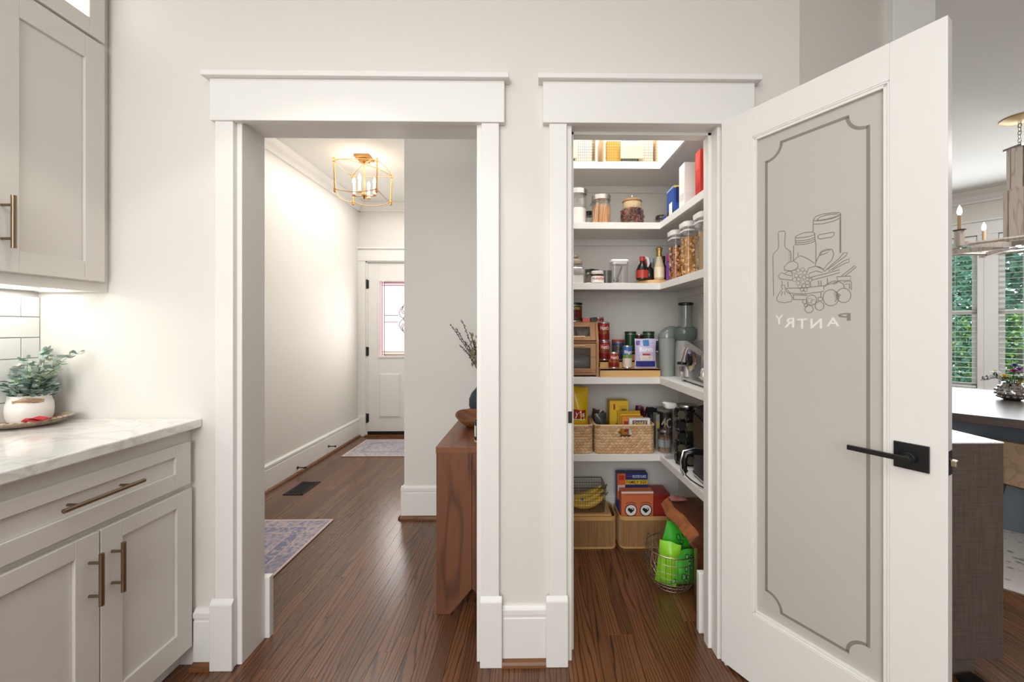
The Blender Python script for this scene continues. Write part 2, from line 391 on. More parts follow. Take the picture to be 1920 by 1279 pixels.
# ---- hall front door
b = B(); zt = 2.06
b.box(dl-.085, HALLY-.02, 0, dl, HALLY, zt).box(dr, HALLY-.02, 0, dr+.085, HALLY, zt).box(dl-.095, HALLY-.026, zt, dr+.1, HALLY, zt+.14).box(dl-.115, HALLY-.045, zt+.14, dr+.12, HALLY, zt+.16)
b.box(dl-.095, HALLY-.032, 0, dl+.004, HALLY-.019, .24)
b.box(dl, HALLY-.002, 0, dl+.018, HALLY+.1, zt).box(dr-.018, HALLY-.002, 0, dr, HALLY+.1, zt).box(dl, HALLY-.002, zt-.015, dr, HALLY+.1, zt)
struct(b, 'trim_9', TRIM, .002)
fd = struct(B(), 'door_1', TRIM); fd.location = (dl+.018, HALLY+.012, 0)
DW = dr-dl-.036; g0 = at(711, Y=HALLY).x-fd.location.x; g1 = DW-g0; gz0, gz1 = at(711, 668, Y=HALLY).z, at(711, 527, Y=HALLY).z
b = B(); b.box(0, 0, .02, g0, .045, 2.04).box(g1, 0, .02, DW, .045, 2.04).box(g0, 0, .02, g1, .045, gz0).box(g0, 0, gz1, g1, .045, 2.04)
pz0, pz1 = at(712, 783, Y=HALLY).z, at(712, 700, Y=HALLY).z
for u0, u1 in ((g0, DW/2-.06), (DW/2+.06, g1)):
    for k, (ins, y) in enumerate(((0, -.006), (.014, -.0165), (.032, -.004), (.05, -.016))):
        b.box(u0+ins, y, pz0+ins, u1-ins, .002, pz1-ins)
b.done('door_slab', TRIM, fd, bevel=.002)
b = B(); f = .018
b.box(g0-f, -.012, gz0-f, g0+.004, .0, gz1+f).box(g1-.004, -.012, gz0-f, g1+f, 0, gz1+f).box(g0, -.012, gz0-f, g1, 0, gz0+.004).box(g0, -.012, gz1-.004, g1, 0, gz1+f)
b.done('glass_frame', TRIM, fd, bevel=.002)
gm = mat('#fbeef0', .3, emit=.55, key='lightglass'); gp = mat('#f3c9d6', .3, emit=.45, key='pinkglass'); gy = mat('#f6ecd0', .3, emit=.45, key='yelglass')  # door glass given its own glow to stand in for daylight
cmx = (g0+g1)/2; 
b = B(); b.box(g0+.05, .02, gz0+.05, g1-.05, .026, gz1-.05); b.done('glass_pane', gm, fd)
b = B(); n = 7
for i in range(n):
    za = gz0 + (gz1-gz0)*i/n + .002; zb = gz0 + (gz1-gz0)*(i+1)/n - .002
    for ua, ub in ((g0+.002, g0+.024), (g1-.024, g1-.002)): b.box(ua, .02, za, ub, .026, zb, 0)
for i in range(4):
    ua = g0+.05+(g1-g0-.1)*i/4+.001; ub = g0+.05+(g1-g0-.1)*(i+1)/4-.001
    b.box(ua, .02, gz0+.02, ub, .026, gz0+.048, 1); b.box(ua, .02, gz1-.048, ub, .026, gz1-.02, 0)
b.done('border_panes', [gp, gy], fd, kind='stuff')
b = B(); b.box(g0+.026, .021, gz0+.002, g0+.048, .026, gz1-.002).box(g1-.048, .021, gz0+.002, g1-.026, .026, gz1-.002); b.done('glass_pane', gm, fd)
CAME = mat('#6c5560', .4, .5); b = B()
def cl(pts, r=.003):
    b.tube([(u, .017, z) for u, z in pts], r, 6)
cl([(g0+.025, gz0), (g0+.025, gz1)]); cl([(g0+.049, gz0), (g0+.049, gz1)]); cl([(g1-.025, gz0), (g1-.025, gz1)]); cl([(g1-.049, gz0), (g1-.049, gz1)])
for z in (gz0+.019, gz0+.049, gz1-.019, gz1-.049): cl([(g0+.025, z), (g1-.025, z)])
zm = (gz0+gz1)/2; cl([(cmx, gz0), (cmx, zm-.12)]); cl([(cmx, zm+.12), (cmx, gz1)]); cl([(g0+.049, zm+.04), (cmx-.09, zm+.04)]); cl([(g0+.049, zm-.04), (cmx-.09, zm-.04)])
def oval(cu, cz, a, c_, n=14): return [(cu + a*math.sin(2*math.pi*i/n), cz + c_*math.cos(2*math.pi*i/n)*(1)) for i in range(n+1)]
def leafc(cu, cz, a, c_): return [(cu + a*math.sin(math.pi*t/8)*(1), cz + c_*(1-t/4)) for t in range(9)]
for s in (-1, 1):
    cl(leafc(cmx, zm, s*.03, .06)); cl(leafc(cmx, zm+.12, s*.045, .07)); cl(leafc(cmx, zm-.12, s*.045, .07))
    cl([(cmx+s*.03, zm), (cmx+s*.07, zm+.03), (cmx+s*.085, zm+.07), (cmx+s*.065, zm+.12), (cmx+s*.04, zm+.15)])
    cl([(cmx+s*.03, zm), (cmx+s*.07, zm-.03), (cmx+s*.085, zm-.07), (cmx+s*.065, zm-.12), (cmx+s*.04, zm-.15)])
    cl([(cmx, zm+.06), (cmx+s*.04, zm+.06), (cmx+s*.06, zm+.1), (cmx+s*.03, zm+.14)]); cl([(cmx, zm-.06), (cmx+s*.04, zm-.06), (cmx+s*.06, zm-.1), (cmx+s*.03, zm-.14)])
cl([(cmx, zm-.19), (cmx, zm-.06)]); cl([(cmx, zm+.06), (cmx, zm+.19)])
b.done('lead_came', CAME, fd)
for y in (533, 659, 784):
    z = at(686, y, Y=HALLY).z; B().cyl((-.006, -.014, z-.055), (-.006, -.014, z+.055), .009, n=8).box(-.004, -.006, z-.05, .012, .001, z+.05).done('hinge', BLACK, fd)
B().box(.0, -.012, .008, DW, .04, .05).done('door_sweep', BLACK, fd)
struct(B().box(dl, HALLY-.05, 0, dr, HALLY+.12, .012), 'threshold_trim', SHOE)
struct(B().box(dl-.3, HALLY+.13, -.02, dr+.3, HALLY+.15, 2.4), 'wall_porch', mat('#fff4f2', .9))

# ---------------------------------------------------------------- left cabinets
XC = -1.288; XD = -1.27
def shaker(u0, u1, z0, z1, x, st, rt, rb, t=.019, dep=.009):
    """door in the plane X=x facing +X spanning Y u0..u1"""
    b = B(); e = .004
    b.box(x-t, u0, z0, x, u0+st, z1).box(x-t, u1-st, z0, x, u1, z1).box(x-t, u0+st, z0, x, u1-st, z0+rb).box(x-t, u0+st, z1-rt, x, u1-st, z1)
    b.box(x-t, u0+st, z0+rb, x-dep, u1-st, z1-rt); return b
def pull(parent, x, p0, p1, lab=None):
    """bar pull between two yz ends"""
    b = B(); X1 = x + .035; A = Vector((X1, *p0)); C = Vector((X1, *p1)); b.cyl(A, C, .0062, n=12)
    for t in (.2, .8):
        q = A.lerp(C, t); b.cyl((x, q.y, q.z), (X1, q.y, q.z), .0042, n=8)
    return b.done('handle', BRASS, parent, w=True, label=lab or 'brushed bronze bar handle')
def base_cab(y0, y1, lab):
    t = thing('base_cabinet', lab, 'cabinet', (XC-.3, (y0+y1)/2, 0))
    B().box(XL+.003, y0, .10, XC, y1, .892).done('body', CAB, t, w=True)
    B().box(XL+.01, y0, .002, XC-.06, y1, .10).box(XC-.06, y0, .002, XC-.045, y1, .09).done('toe_kick', TRIM, t, w=True)
    return t
bc = base_cab(.86, D-.0005, 'painted grey base cabinet with drawer above two doors against wall')
d = shaker(.875, 1.493, .692, .846, XD, .062, .04, .055).done('drawer', CAB, bc, w=True, bevel=.0015)
def sub_pull(par, gp, x, p0, p1):
    o = pull(par, x, p0, p1); return o
# parts that carry sub-parts stay at the thing's origin, so w=True offsets use the thing's location
def pull2(part, root, x, p0, p1):
    b = B(); X1 = x + .035; A = Vector((X1, *p0)); C = Vector((X1, *p1)); b.cyl(A, C, .0062, n=14)
    for t in (.18, .82):
        q = A.lerp(C, t); b.cyl((x, q.y, q.z), (X1, q.y, q.z), .0042, n=8)
    off = Vector(root.location); b.v = [tuple(Vector(v)-off) for v in b.v]
    return b.done('handle', BRASS, part, label='brushed bronze bar handle')
pull2(d, bc, XD, (1.065, .782), (1.282, .782))
da = shaker(.875, 1.184, .086, .672, XD, .062, .05, .085).done('door', CAB, bc, w=True, bevel=.0015); pull2(da, bc, XD, (1.157, .472), (1.157, .620))
db = shaker(1.188, 1.499, .086, .672, XD, .062, .05, .085).done('door', CAB, bc, w=True, bevel=.0015); pull2(db, bc, XD, (1.218, .472), (1.218, .620))
b2 = base_cab(.24, .858, 'painted grey base cabinet nearest the camera, beside the first')
d = shaker(.255, .845, .692, .846, XD, .062, .04, .055).done('drawer', CAB, b2, w=True, bevel=.0015); pull2(d, b2, XD, (.44, .782), (.66, .782))
for y0, y1, h in ((.255, .548, .52), (.552, .845, .58)):
    q = shaker(y0, y1, .086, .672, XD, .062, .05, .085).done('door', CAB, b2, w=True, bevel=.0015); pull2(q, b2, XD, (h, .472), (h, .620))
def marble():
    m = mat('#eeedea', .16, key='marble', coat=.3); nt = m.node_tree; N = nt.nodes; L = nt.links
    tc = N.new('ShaderNodeTexCoord'); n = N.new('ShaderNodeTexNoise'); n.inputs['Scale'].default_value = 5; n.inputs['Detail'].default_value = 8; n.inputs['Distortion'].default_value = 1.2
    r = N.new('ShaderNodeValToRGB'); e = r.color_ramp.elements; e[0].position = .46; e[0].color = lin('#efeeeb'); e[1].position = .56; e[1].color = lin('#f1f0ed')
    q = r.color_ramp.elements.new(.5); q.color = lin('#dcdad6')
    L.new(tc.outputs['Object'], n.inputs['Vector']); L.new(n.outputs[0], r.inputs[0]); L.new(r.outputs[0], N['Principled BSDF'].inputs['Base Color']); return m
MARB = marble()
ct = B().box(XL+.001, .2, .893, -1.25, D-.001, .925).done('countertop', MARB, bevel=.004)
tag(ct, 'white marble countertop on the painted base cabinets', 'countertop')
# tiles
ts = struct(B().box(XL, .2, .9255, XL+.004, D, 1.40), 'wall_backsplash', mat('#d9d7d2', .9))
TILE = mat('#f0efec', .12, noise=(3, .03)); th = .0755; tl = .30; tm = {}
for r_ in range(7):
    z0 = .928 + r_*th; z1 = min(z0 + th - .003, 1.395)
    if z0 > 1.38: break
    y = D - .001 - (.055 if r_ % 2 else .20)
    edges = [D-.001]
    while y > .25: edges.append(y); y -= tl
    for a, c in zip(edges, edges[1:]):
        B().box(XL+.004, c+.0015, z0, XL+.012, a-.0015, z1).done('tile', TILE, ts, bevel=.0015)
# upper cabinet
XU = -1.598; XUD = -1.58
uc = thing('wall_cabinet', 'painted grey upper wall cabinet with glass top doors above countertop', 'cabinet', (XL+.15, 1.18, 1.396))
B().box(XL+.013, .57, 1.43, XU, D-.001, 2.34).box(XL+.013, .57, 1.40, XL+.03, D-.001, 1.43).done('body', CAB, uc, w=True)
B().box(XU-.02, .57, 1.396, XU, D-.001, 1.43).box(XL+.013, D-.02, 1.396, XU-.02, D-.001, 1.43).done('light_rail', CAB, uc, w=True, bevel=.002)
b = B(); b.box(XL+.013, .57, 2.3405, XL+.02, D-.001, H-.081).box(XL+.0205, D-.02, 2.3405, XU-.0205, D-.001, H-.081).box(XL+.0205, .57, 2.3405, XU-.0205, .59, H-.081).box(XL+.013, .57, H-.08, XU, D-.001, H-.001).box(XU-.02, 1.47, 2.3405, XU, D-.001, H-.081)
b.done('glass_box', CAB, uc, w=True)
for y0, y1, h in ((1.184, 1.491, 1.207), (.875, 1.180, 1.157)):
    q = shaker(y0, y1, 1.433, 2.296, XUD, .064, .08, .066).done('door', CAB, uc, w=True, bevel=.0015); pull2(q, uc, XUD, (h, 1.500), (h, 1.656))
    b = B(); b.box(XU+.001, y0, 2.306, XUD, y0+.05, H-.09).box(XU+.001, y1-.05, 2.306, XUD, y1, H-.09).box(XU+.001, y0+.05, 2.306, XUD, y1-.05, 2.366).box(XU+.001, y0+.05, H-.14, XUD, y1-.05, H-.09)
    g = b.done('glass_door', CAB, uc, w=True, bevel=.0015)
    bb = B().box(XU+.006, y0+.05, 2.366, XU+.01, y1-.05, H-.14); bb.v = [tuple(Vector(v)-Vector(uc.location)) for v in bb.v]; bb.done('glass_pane', mat('#ffffff', .3, emit=1.1, key='litglass'), g)  # pane given its own glow so the glass reads as lit
b = B(); b.box(XL+.05, .9, 1.424, XL+.12, 1.45, 1.43); b.done('light_strip', mat('#fffdf5', .5, emit=6, key='striplight'), uc, w=True)
area('cabinet_strip_light', (XL+.085, 1.2, 1.42), (0, 0, 0), .06, .6, .5, (1, .985, .96))
# ---- plant, pot, tray, poppy
tz = .925
tp = thing('wooden_tray', 'oval weathered wooden dough tray under the potted plant', 'tray', (-1.775, 1.405, tz+.0005), R(18))
b = B(); rs = []
for sx, sy, z in ((.07, .05, 0), (.10, .075, .006), (.126, .096, .022), (.121, .091, .024), (.095, .07, .011), (.03, .02, .009)):
    rs.append([(sx*math.cos(2*math.pi*i/40), sy*math.sin(2*math.pi*i/40), z+.001+(.004*math.cos(2*math.pi*i/40)**4 if z > .02 else 0)) for i in range(40)])
b.rings(rs); tr = b.done('tray_body', mat('#a08b76', .75, noise=(60, .35), bump=.4), tp)
b = B()
for i in range(40):
    a = 2*math.pi*i/40; b.blob((.1245*math.cos(a), .0945*math.sin(a), .0245+.004*math.cos(a)**4), .007, .007, .004, 6, 4)
b.done('carved_rim', mat('#b7a692', .8), tp, kind='stuff')
px_, py_ = at(56, Y=1.43).x, 1.43
pt = thing('plant_pot', 'white ceramic pot with gold brushed streak holding eucalyptus', 'pot', (px_, py_, tz+.0115))
b = B(); b.lathe([(.042, 0), (.050, .005), (.0545, .02), (.056, .042), (.0545, .064), (.050, .079), (.049, .087), (.0515, .094), (.048, .094), (.046, .082), (.046, .072)], n=32); b.done('pot_body', mat('#efece6', .35), pt)
b = B()
for k in range(6):
    pts = []
    for i in range(9):
        u = -.02+.075*i/8; a = u/.055 + .5; pts.append((.0545*math.sin(a), -.0545*math.cos(a), .073 + .004*math.sin(i*.8+k) + k*.0018 - .00015*(i-4)**2))
    b.tube(pts, .0012, 5)
b.done('gold_streak', mat('#c9a169', .35, .7), pt)
B().lathe([(.001, .070), (.045, .070), (.045, .074), (.001, .074)], n=20).done('soil', mat('#33291f', .9), pt)
pl = thing('eucalyptus_plant', 'grey green eucalyptus sprigs growing out of the white pot', 'plant', (px_, py_, tz+.0115+.0745))
lg = random.Random(11)
lm = []
for k, (c, s) in enumerate((('#9db3a8', 1), ('#b9c9bd', .85), ('#7c9a90', .9), ('#c6cfbf', .75), ('#8da173', .7))):
    me = B(); n = 8; rad = .0135*s
    vs = [(0, 0, 0)] + [(rad*(1.0)*math.sin(2*math.pi*i/n)*.68, rad*(1.05-math.cos(2*math.pi*i/n)), .0022*math.cos(4*math.pi*i/n)) for i in range(n)]
    me.add([(0, rad, -.002)] + vs[1:], [(0, i, i % n+1) for i in range(1, n+1)], 0, True)
    o = me.done('leaf', mat(c, .55), None); lm.append(o.data); bpy.data.objects.remove(o)
st = B(); nl = 0
for s in range(21):
    a = lg.uniform(0, 2*math.pi); reach = lg.uniform(.02, .135); up = lg.uniform(.02, .15) * (1.15 - reach*2.2)
    if s < 8: a = lg.uniform(-1.0, .35); reach = lg.uniform(.10, .155); up = lg.uniform(.05, .135)
    if math.sin(a) > .3: reach = min(reach, .07)
    if math.cos(a) < -.3: reach = min(reach, .08)
    r0 = lg.uniform(.005, .045); P0 = Vector((r0*math.cos(a), r0*math.sin(a), 0)); pts = []
    for i in range(8):
        t = i/7; rr_ = r0 + (reach-r0)*t; pts.append(Vector((rr_*math.cos(a+.25*t), rr_*math.sin(a+.25*t)*.8, up*(1-(1-t)**2) + .035*t)))
    st.tube(pts, [.0013*(1-.6*i/7) for i in range(8)], 5)
    for i in range(1, 8):
        for sd in (-1, 1):
            if nl >= 300: break
            if i < 3 and lg.random() < .3: continue
            o = bpy.data.objects.new('leaf', lg.choice(lm)); COL.objects.link(o); o.parent = pl; nl += 1
            o.location = pts[i]; o.rotation_euler = (lg.uniform(-.2, 1.1), lg.uniform(-.7, .7), a - math.pi/2 + sd*lg.uniform(.5, 1.3)); o.scale = [lg.uniform(.75, 1.15)]*3
st.done('stem', mat('#5d6b52', .7), pl)
b = B()
for i in range(330):
    a = lg.uniform(0, 6.283); q = .062*math.sqrt(lg.random()); zz = .012+lg.uniform(0, .085)*(1-q/.16); p = Vector((q*math.cos(a)+.015, q*math.sin(a)*.75-.008, zz)); d = Vector((math.cos(a)+lg.uniform(-.7, .7), math.sin(a)+lg.uniform(-.7, .7), lg.uniform(-.1, 1))).normalized()
    s = d.cross(Vector((lg.uniform(-.4, .4), lg.uniform(-.4, .4), 1))).normalized(); L_ = lg.uniform(.014, .024)
    b.add([p, p+d*L_*.3+s*L_*.34, p+d*L_*.75+s*L_*.3, p+d*L_, p+d*L_*.75-s*L_*.3, p+d*L_*.3-s*L_*.34], [(0, 1, 2, 3, 4, 5)], lg.randrange(4))
b.done('inner_leaves', [mat(c, .55) for c in ('#9db3a8', '#7c9a90', '#55776c', '#b9c9bd')], pl, kind='stuff')
pp = thing('poppy_pin', 'red paper poppy with green leaf lying on the tray', 'flower', (-1.672, 1.368, tz+.0175), R(15))
b = B()
for k in range(2):
    rs = []
    for j in range(1, 5):
        rs.append([((k-.5)*.02 + .0075*j*math.cos(2*math.pi*i/14), .0055*j*math.sin(2*math.pi*i/14), .003+.0028*j*(1+.35*math.sin(3*2*math.pi*i/14+k)) + .004*k) for i in range(14)])
    b.rings(rs, cap1=False)
b.done('petal', mat('#c5303a', .6), pp)
B().lathe([(.008, .008), (.008, .012), (.003, .014)], n=10).done('flower_centre', BLACK, pp)
b = B(); b.add([(.02, 0, .006), (.035, .012, .008), (.055, .008, .010), (.06, 0, .008), (.045, -.008, .006)], [(0, 1, 2, 3, 4)]); b.tube([(-.02, 0, .002), (-.05, .004, .001)], .0015, 6); b.done('leaf', mat('#56703a', .6), pp, solid=.001)

# ---------------------------------------------------------------- pantry door leaf
hz = at(1352, Y=D-.022); fre = at(1776, Y=.975)
dv = Vector((fre.x-hz.x, fre.y-(D-.022), 0)); LW = dv.length; ang = math.atan2(dv.y, dv.x)
pd = struct(B(), 'door_2', TRIM); pd.location = (hz.x, D-.024, 0); pd.rotation_euler = (0, 0, ang)
ux = Vector((math.cos(ang), math.sin(ang), 0)); nx = Vector((-math.sin(ang), math.cos(ang), 0)); O = Vector(pd.location)
def on_door(px, py, y=0):
    """pixel -> door local (u, z) on the face"""
    d = at(px, py, Y=1) - Vector((0, 0, CH)); o = Vector((0, 0, CH)); P0 = O + nx*y
    t = (P0-o).dot(nx)/d.dot(nx); p = o + d*t - O; return p.dot(ux), p.z
print('LEAF', LW, math.degrees(ang))
ga, gb = on_door(1410, 617)[0], on_door(1667, 617)[0]
z0d, z1d = .012, 2.036
gzt = on_door(1667, 150)[1]; gzb = on_door(1410, 1150)[1]
print('GLASS', ga, gb, gzt, gzb, on_door(1410, 262)[1])
TD = .035
b = B(); b.box(0, 0, z0d, ga, TD, z1d).box(gb, 0, z0d, LW, TD, z1d).box(ga, 0, z0d, gb, TD, gzb).box(ga, 0, gzt, gb, TD, z1d)
b.done('door_frame', TRIM, pd, bevel=.0015)
b = B(); f = .014
for y0, y1 in ((.0, .012), (.023, TD)):
    yy = (.003, .014) if y0 == 0 else (.021, TD-.003)
    b.box(ga, yy[0], gzb, ga+f, yy[1], gzt).box(gb-f, yy[0], gzb, gb, yy[1], gzt).box(ga, yy[0], gzb, gb, yy[1], gzb+f).box(ga, yy[0], gzt-f, gb, yy[1], gzt)
    yy = (.001, .006) if y0 == 0 else (TD-.006, TD-.001)
    e = .005; b.box(ga, yy[0], gzb, ga+e, yy[1], gzt).box(gb-e, yy[0], gzb, gb, yy[1], gzt).box(ga, yy[0], gzb, gb, yy[1], gzb+e).box(ga, yy[0], gzt-e, gb, yy[1], gzt)
b.done('glazing_bead', TRIM, pd, bevel=.001)
GY = .0145
gp_ = B().box(ga+.003, GY, gzb+.003, gb-.003, GY+.006, gzt-.003).done('frosted_pane', frosted(), pd)
ETCH = mat('#8d877d', .25); ETCHL = mat('#eceae6', .3)  # ETCHL is paler: brightness behind the clear glass put into the colour
def ribbon(b, pts, wd, closed=False):
    P = [Vector(p) for p in pts]; n = len(P); L_, R_ = [], []
    for i in range(n):
        if closed: d = P[(i+1) % n]-P[i-1]
        else: d = P[min(i+1, n-1)]-P[max(i-1, 0)]
        if d.length < 1e-9: d = Vector((1, 0))
        d.normalize(); q = Vector((-d.y, d.x))*wd/2; L_.append(P[i]+q); R_.append(P[i]-q)
    vs = [(p.x, GY-.0005, p.y) for p in L_+R_]
    b.add(vs, [(i, (i+1) % n, (i+1) % n+n, i+n) for i in range(n if closed else n-1)])
bl, br = on_door(1437, 617, GY)[0], on_door(1628, 617, GY)[0]
bt = on_door(1603, 214, GY)[1]; bb_ = on_door(1602, 1229, GY)[1]; rc = .05
b = B(); pts = []
for (cx_, cz_, a0, a1) in ((br, bt, 180, 270), (br, bb_, 90, 180), (bl, bb_, 0, 90), (bl, bt, 270, 360)):
    arc = [(cx_+rc*math.cos(R(a0+(a1-a0)*i/8)), cz_+rc*math.sin(R(a0+(a1-a0)*i/8))) for i in range(9)]
    if cx_ == br and cz_ == bt: pts += arc
    elif cx_ == br: pts += arc
    else: pts += arc
w2 = .009
for i in range(0, 36, 9): ribbon(b, pts[i:i+9], w2)
ribbon(b, [(br, bt-rc+w2/2), (br, bb_+rc-w2/2)], w2); ribbon(b, [(bl, bt-rc+w2/2), (bl, bb_+rc-w2/2)], w2); ribbon(b, [(bl+rc-w2/2, bt), (br-rc+w2/2, bt)], w2); ribbon(b, [(bl+rc-w2/2, bb_), (br-rc+w2/2, bb_)], w2)
b.done('clear_border', ETCH, gp_)
def zp(x, y): return on_door(1420+x/4.569, 380+y/4.569, GY)
b = B()
LINES = [[(140,800),(135,470),(138,440),(172,405),(183,385),(180,262),(185,248),(235,243),(240,262),(235,370),(245,390),(285,420),(290,450),(288,500)],
[(325,300),(335,285),(400,258),(470,252),(492,262),(490,275),(440,292),(350,303),(325,300)],[(325,300),(328,355),(312,370),(310,500)],[(492,262),(495,320),(502,350),(502,520)],
[(330,328),(400,325),(460,312),(495,295)],[(330,345),(400,342),(460,328),(495,312)],[(328,362),(400,358),(460,345),(497,328)],
[(480,150),(500,120),(560,98),(650,87),(700,85),(714,95),(700,115),(640,137),(560,152),(500,157),(480,150)],[(510,148),(540,122),(600,105),(680,97),(700,103),(670,122),(600,140),(530,152),(510,148)],
[(480,150),(478,250)],[(714,95),(715,430)],[(711,140),(711,430)],[(482,185),(560,182),(650,160),(714,130)],[(520,285),(530,275),(640,255),(662,258),(655,280),(640,295),(540,312),(520,305),(520,285)],
[(530,455),(500,515),(495,545),(530,550),(570,570),(600,530),(640,490),(655,440),(640,400),(590,400),(545,420),(530,455)],[(530,455),(560,420),(635,400),(600,430),(530,455)],
[(575,590),(640,530),(700,480),(740,430),(775,430),(755,460),(720,485),(600,575)],[(610,590),(740,500),(790,480),(785,510),(750,520),(640,580)],
[(455,640),(600,605),(705,575),(705,600),(600,630),(465,665),(455,640)],[(240,735),(400,730),(570,712),(700,675)],[(250,740),(280,775),(400,785),(570,760),(570,715)],
[(720,630),(835,540),(850,550),(745,635)],[(680,635),(800,630),(800,665),(690,670),(680,635)],[(740,680),(805,675),(805,750)],[(755,700),(790,695),(790,740)],
[(180,630),(205,600),(260,620),(300,630),(300,665),(195,655),(180,630)],[(210,670),(215,700)],[(262,675),(265,725)],[(525,670),(527,720)],[(545,668),(547,718)],[(600,645),(602,700)],[(455,680),(458,722)],
[(235,580),(230,550),(265,515),(310,500),(345,520),(350,550),(320,580),(280,585),(235,580)],[(310,500),(340,470),(370,455),(430,480),(490,520)],[(350,430),(348,460)],[(240,605),(262,588),(290,590),(305,625)],
[(205,705),(215,740),(185,780),(165,820),(175,848),(230,858),(290,848),(302,815),(285,785),(245,760),(235,710),(205,705)],[(232,760),(236,790)],[(215,760),(205,800)],
[(580,720),(610,690),(650,672),(700,675),(740,700),(745,735)],[(650,700),(690,685)],[(665,765),(712,790),(665,850)],
[(300,790),(430,795)],[(305,830),(400,832)],[(312,790),(312,830)],[(525,810),(560,815),(555,840),(520,838),(525,810)],[(425,600),(440,560),(500,545),(560,570),(575,590)],[(440,610),(500,585),(560,600)],[(545,770),(545,810)]]
for L_ in LINES: ribbon(b, [zp(*p) for p in L_], .0026)
for y in range(110, 440, 14): ribbon(b, [zp(700, y), zp(714, y-2)], .0012)
for y in range(410, 500, 12): ribbon(b, [zp(266, y+12), zp(289, y+4)], .0012)
for i in range(7): ribbon(b, [zp(650+i*4, 775+i*12 if i < 4 else 860-i*8), zp(700, 795)], .0010)
def circ(x, y, r1, r2=None, wd=.0024): ribbon(b, [zp(x+r1*math.cos(2*math.pi*i/14), y+(r2 or r1)*math.sin(2*math.pi*i/14)) for i in range(14)], wd, True)
for x, y in [(318,590),(350,580),(390,575),(335,625),(370,630),(405,600),(320,660),(355,655),(400,640),(430,630),(455,660),(350,690),(390,680),(430,690),(365,720),(400,715),(430,715),(385,745),(412,745),(395,770),(430,655)]: circ(x, y, 17, wd=.0015)
circ(630,815,68,70); circ(740,795,62,62); circ(443,912,36,33); circ(533,885,38); circ(465,835,46,44); circ(405,848,18); circ(417,880,14); circ(450,840,22,20,.0014); circ(480,850,22,20,.0014)
b.done('food_basket_drawing', ETCH, gp_)
ta = zp(150, 990); tb = zp(808, 990); wA = tb[0]-ta[0]; zc = (ta[1]+tb[1])/2
for ch, xa, xb, ya_, yb_, mm in (('P', 690, 800, 945, 1012, ETCH), ('A', 592, 705, 982, 1062, ETCHL), ('N', 455, 555, 992, 1078, ETCHL), ('T', 342, 428, 992, 1080, ETCHL), ('R', 228, 318, 985, 1070, ETCHL), ('Y', 152, 224, 962, 1042, ETCHL)):
    p0, p1 = zp(xa, yb_), zp(xb, ya_)
    lettering(gp_, ch, mm, (p0[0], p0[1], p1[0], p1[1]), lambda u, v: (u, GY-.0006, v), .02, True)
# hardware
kz = on_door(1710, 856)[1]; k0, k1 = on_door(1677, 856)[0], on_door(1744, 856)[0]
lv = B().box(k0, -.007, kz-.034, k1, 0, kz+.034).done('rosette', BLACK, pd, bevel=.0012)
kc = (k0+k1)/2
b = B(); b.cyl((kc, -.007, kz), (kc, -.03, kz), .014, n=16); b.cyl((kc, -.028, kz), (kc, -.050, kz), .010, n=16)
b.box(kc-.125, -.052, kz-.0055, kc+.008, -.042, kz+.0075); b.done('lever', BLACK, pd, bevel=.001)
b = B().box(k0, TD, kz-.034, k1, TD+.007, kz+.034).cyl((kc, TD, kz), (kc, TD+.05, kz), .010, n=12).box(kc-.125, TD+.042, kz-.006, kc+.008, TD+.052, kz+.007); b.done('outer_lever', BLACK, pd, bevel=.001)
B().box(LW, .005, kz-.03, LW+.0012, TD-.005, kz+.03).done('latch_plate', BLACK, pd)
B().box(LW+.001, .010, kz-.008, LW+.013, .026, kz+.008).done('latch_bolt', mat('#b9ad96', .3, 1), pd, bevel=.002)
for z in (.22, 1.03, 1.84): B().cyl((-.005, .04, z-.045), (-.005, .04, z+.045), .007, n=10).done('hinge', BLACK, pd)
B().box(PL+.0125, D+.01, at(1065, 782, Y=D).z-.025, PL+.0135, D+.045, at(1065, 782, Y=D).z+.025).box(PL-.002, D-.006, at(1065, 782, Y=D).z-.022, PL+.013, D+.01, at(1065, 782, Y=D).z+.022).done('strike_plate', BLACK)
tag(bpy.data.objects['strike_plate'], 'small black strike plate on pantry left jamb', 'plate')
# ---------------------------------------------------------------- pantry shelves
YF = 2.19; xc = at(1237, Y=YF).x; YN = 1.665; xn = xc + .022
SZ = {'A': 2.177, 'B': 1.846, 'C': 1.513, 'D': .994, 'E': .570}
names = {'A': 'topmost white L-shaped pantry shelf holding wire bins', 'B': 'second white pantry shelf from the top, with snack jars', 'C': 'third white pantry shelf from the top, with cereal canisters',
         'D': 'fourth white pantry shelf, holding cans and the juicer', 'E': 'lowest white pantry shelf, holding the woven baskets'}
for k, z in SZ.items():
    t = thing('pantry_shelf', names[k], 'shelf', (.45, 2.3, z-.036), group='built-in pantry shelves')
    P = [(PLX+.001, YF+.014), (xc+.012, YF+.014), (xn+.013, YN), (PRX-.001, YN), (PRX-.001, PBY-.001), (PLX+.001, PBY-.001)]
    B().prism(P, 2, z-.020, z).done('shelf_board', SHELF, t, w=True)
    B().prism([(PLX+.001, YF), (xc, YF), (xc+.013, YF+.013), (PLX+.001, YF+.013)], 2, z-.036, z).done('front_edge', SHELF, t, w=True, bevel=.001)
    B().prism([(xc, YF), (xn, YN), (xn+.012, YN), (xc+.013, YF+.013)], 2, z-.036, z).done('side_edge', SHELF, t, w=True, bevel=.001)
    B().box(PLX+.001, PBY-.014, z-.062, PRX-.001, PBY-.001, z-.0205).box(PRX-.014, YN, z-.062, PRX-.001, PBY-.015, z-.0205).done('cleat', SHELF, t, w=True)
def X_(px, Y): return at(px, Y=Y).x
def Z_(px, py, Y): return at(px, py, Y=Y).z
GAP = .0006
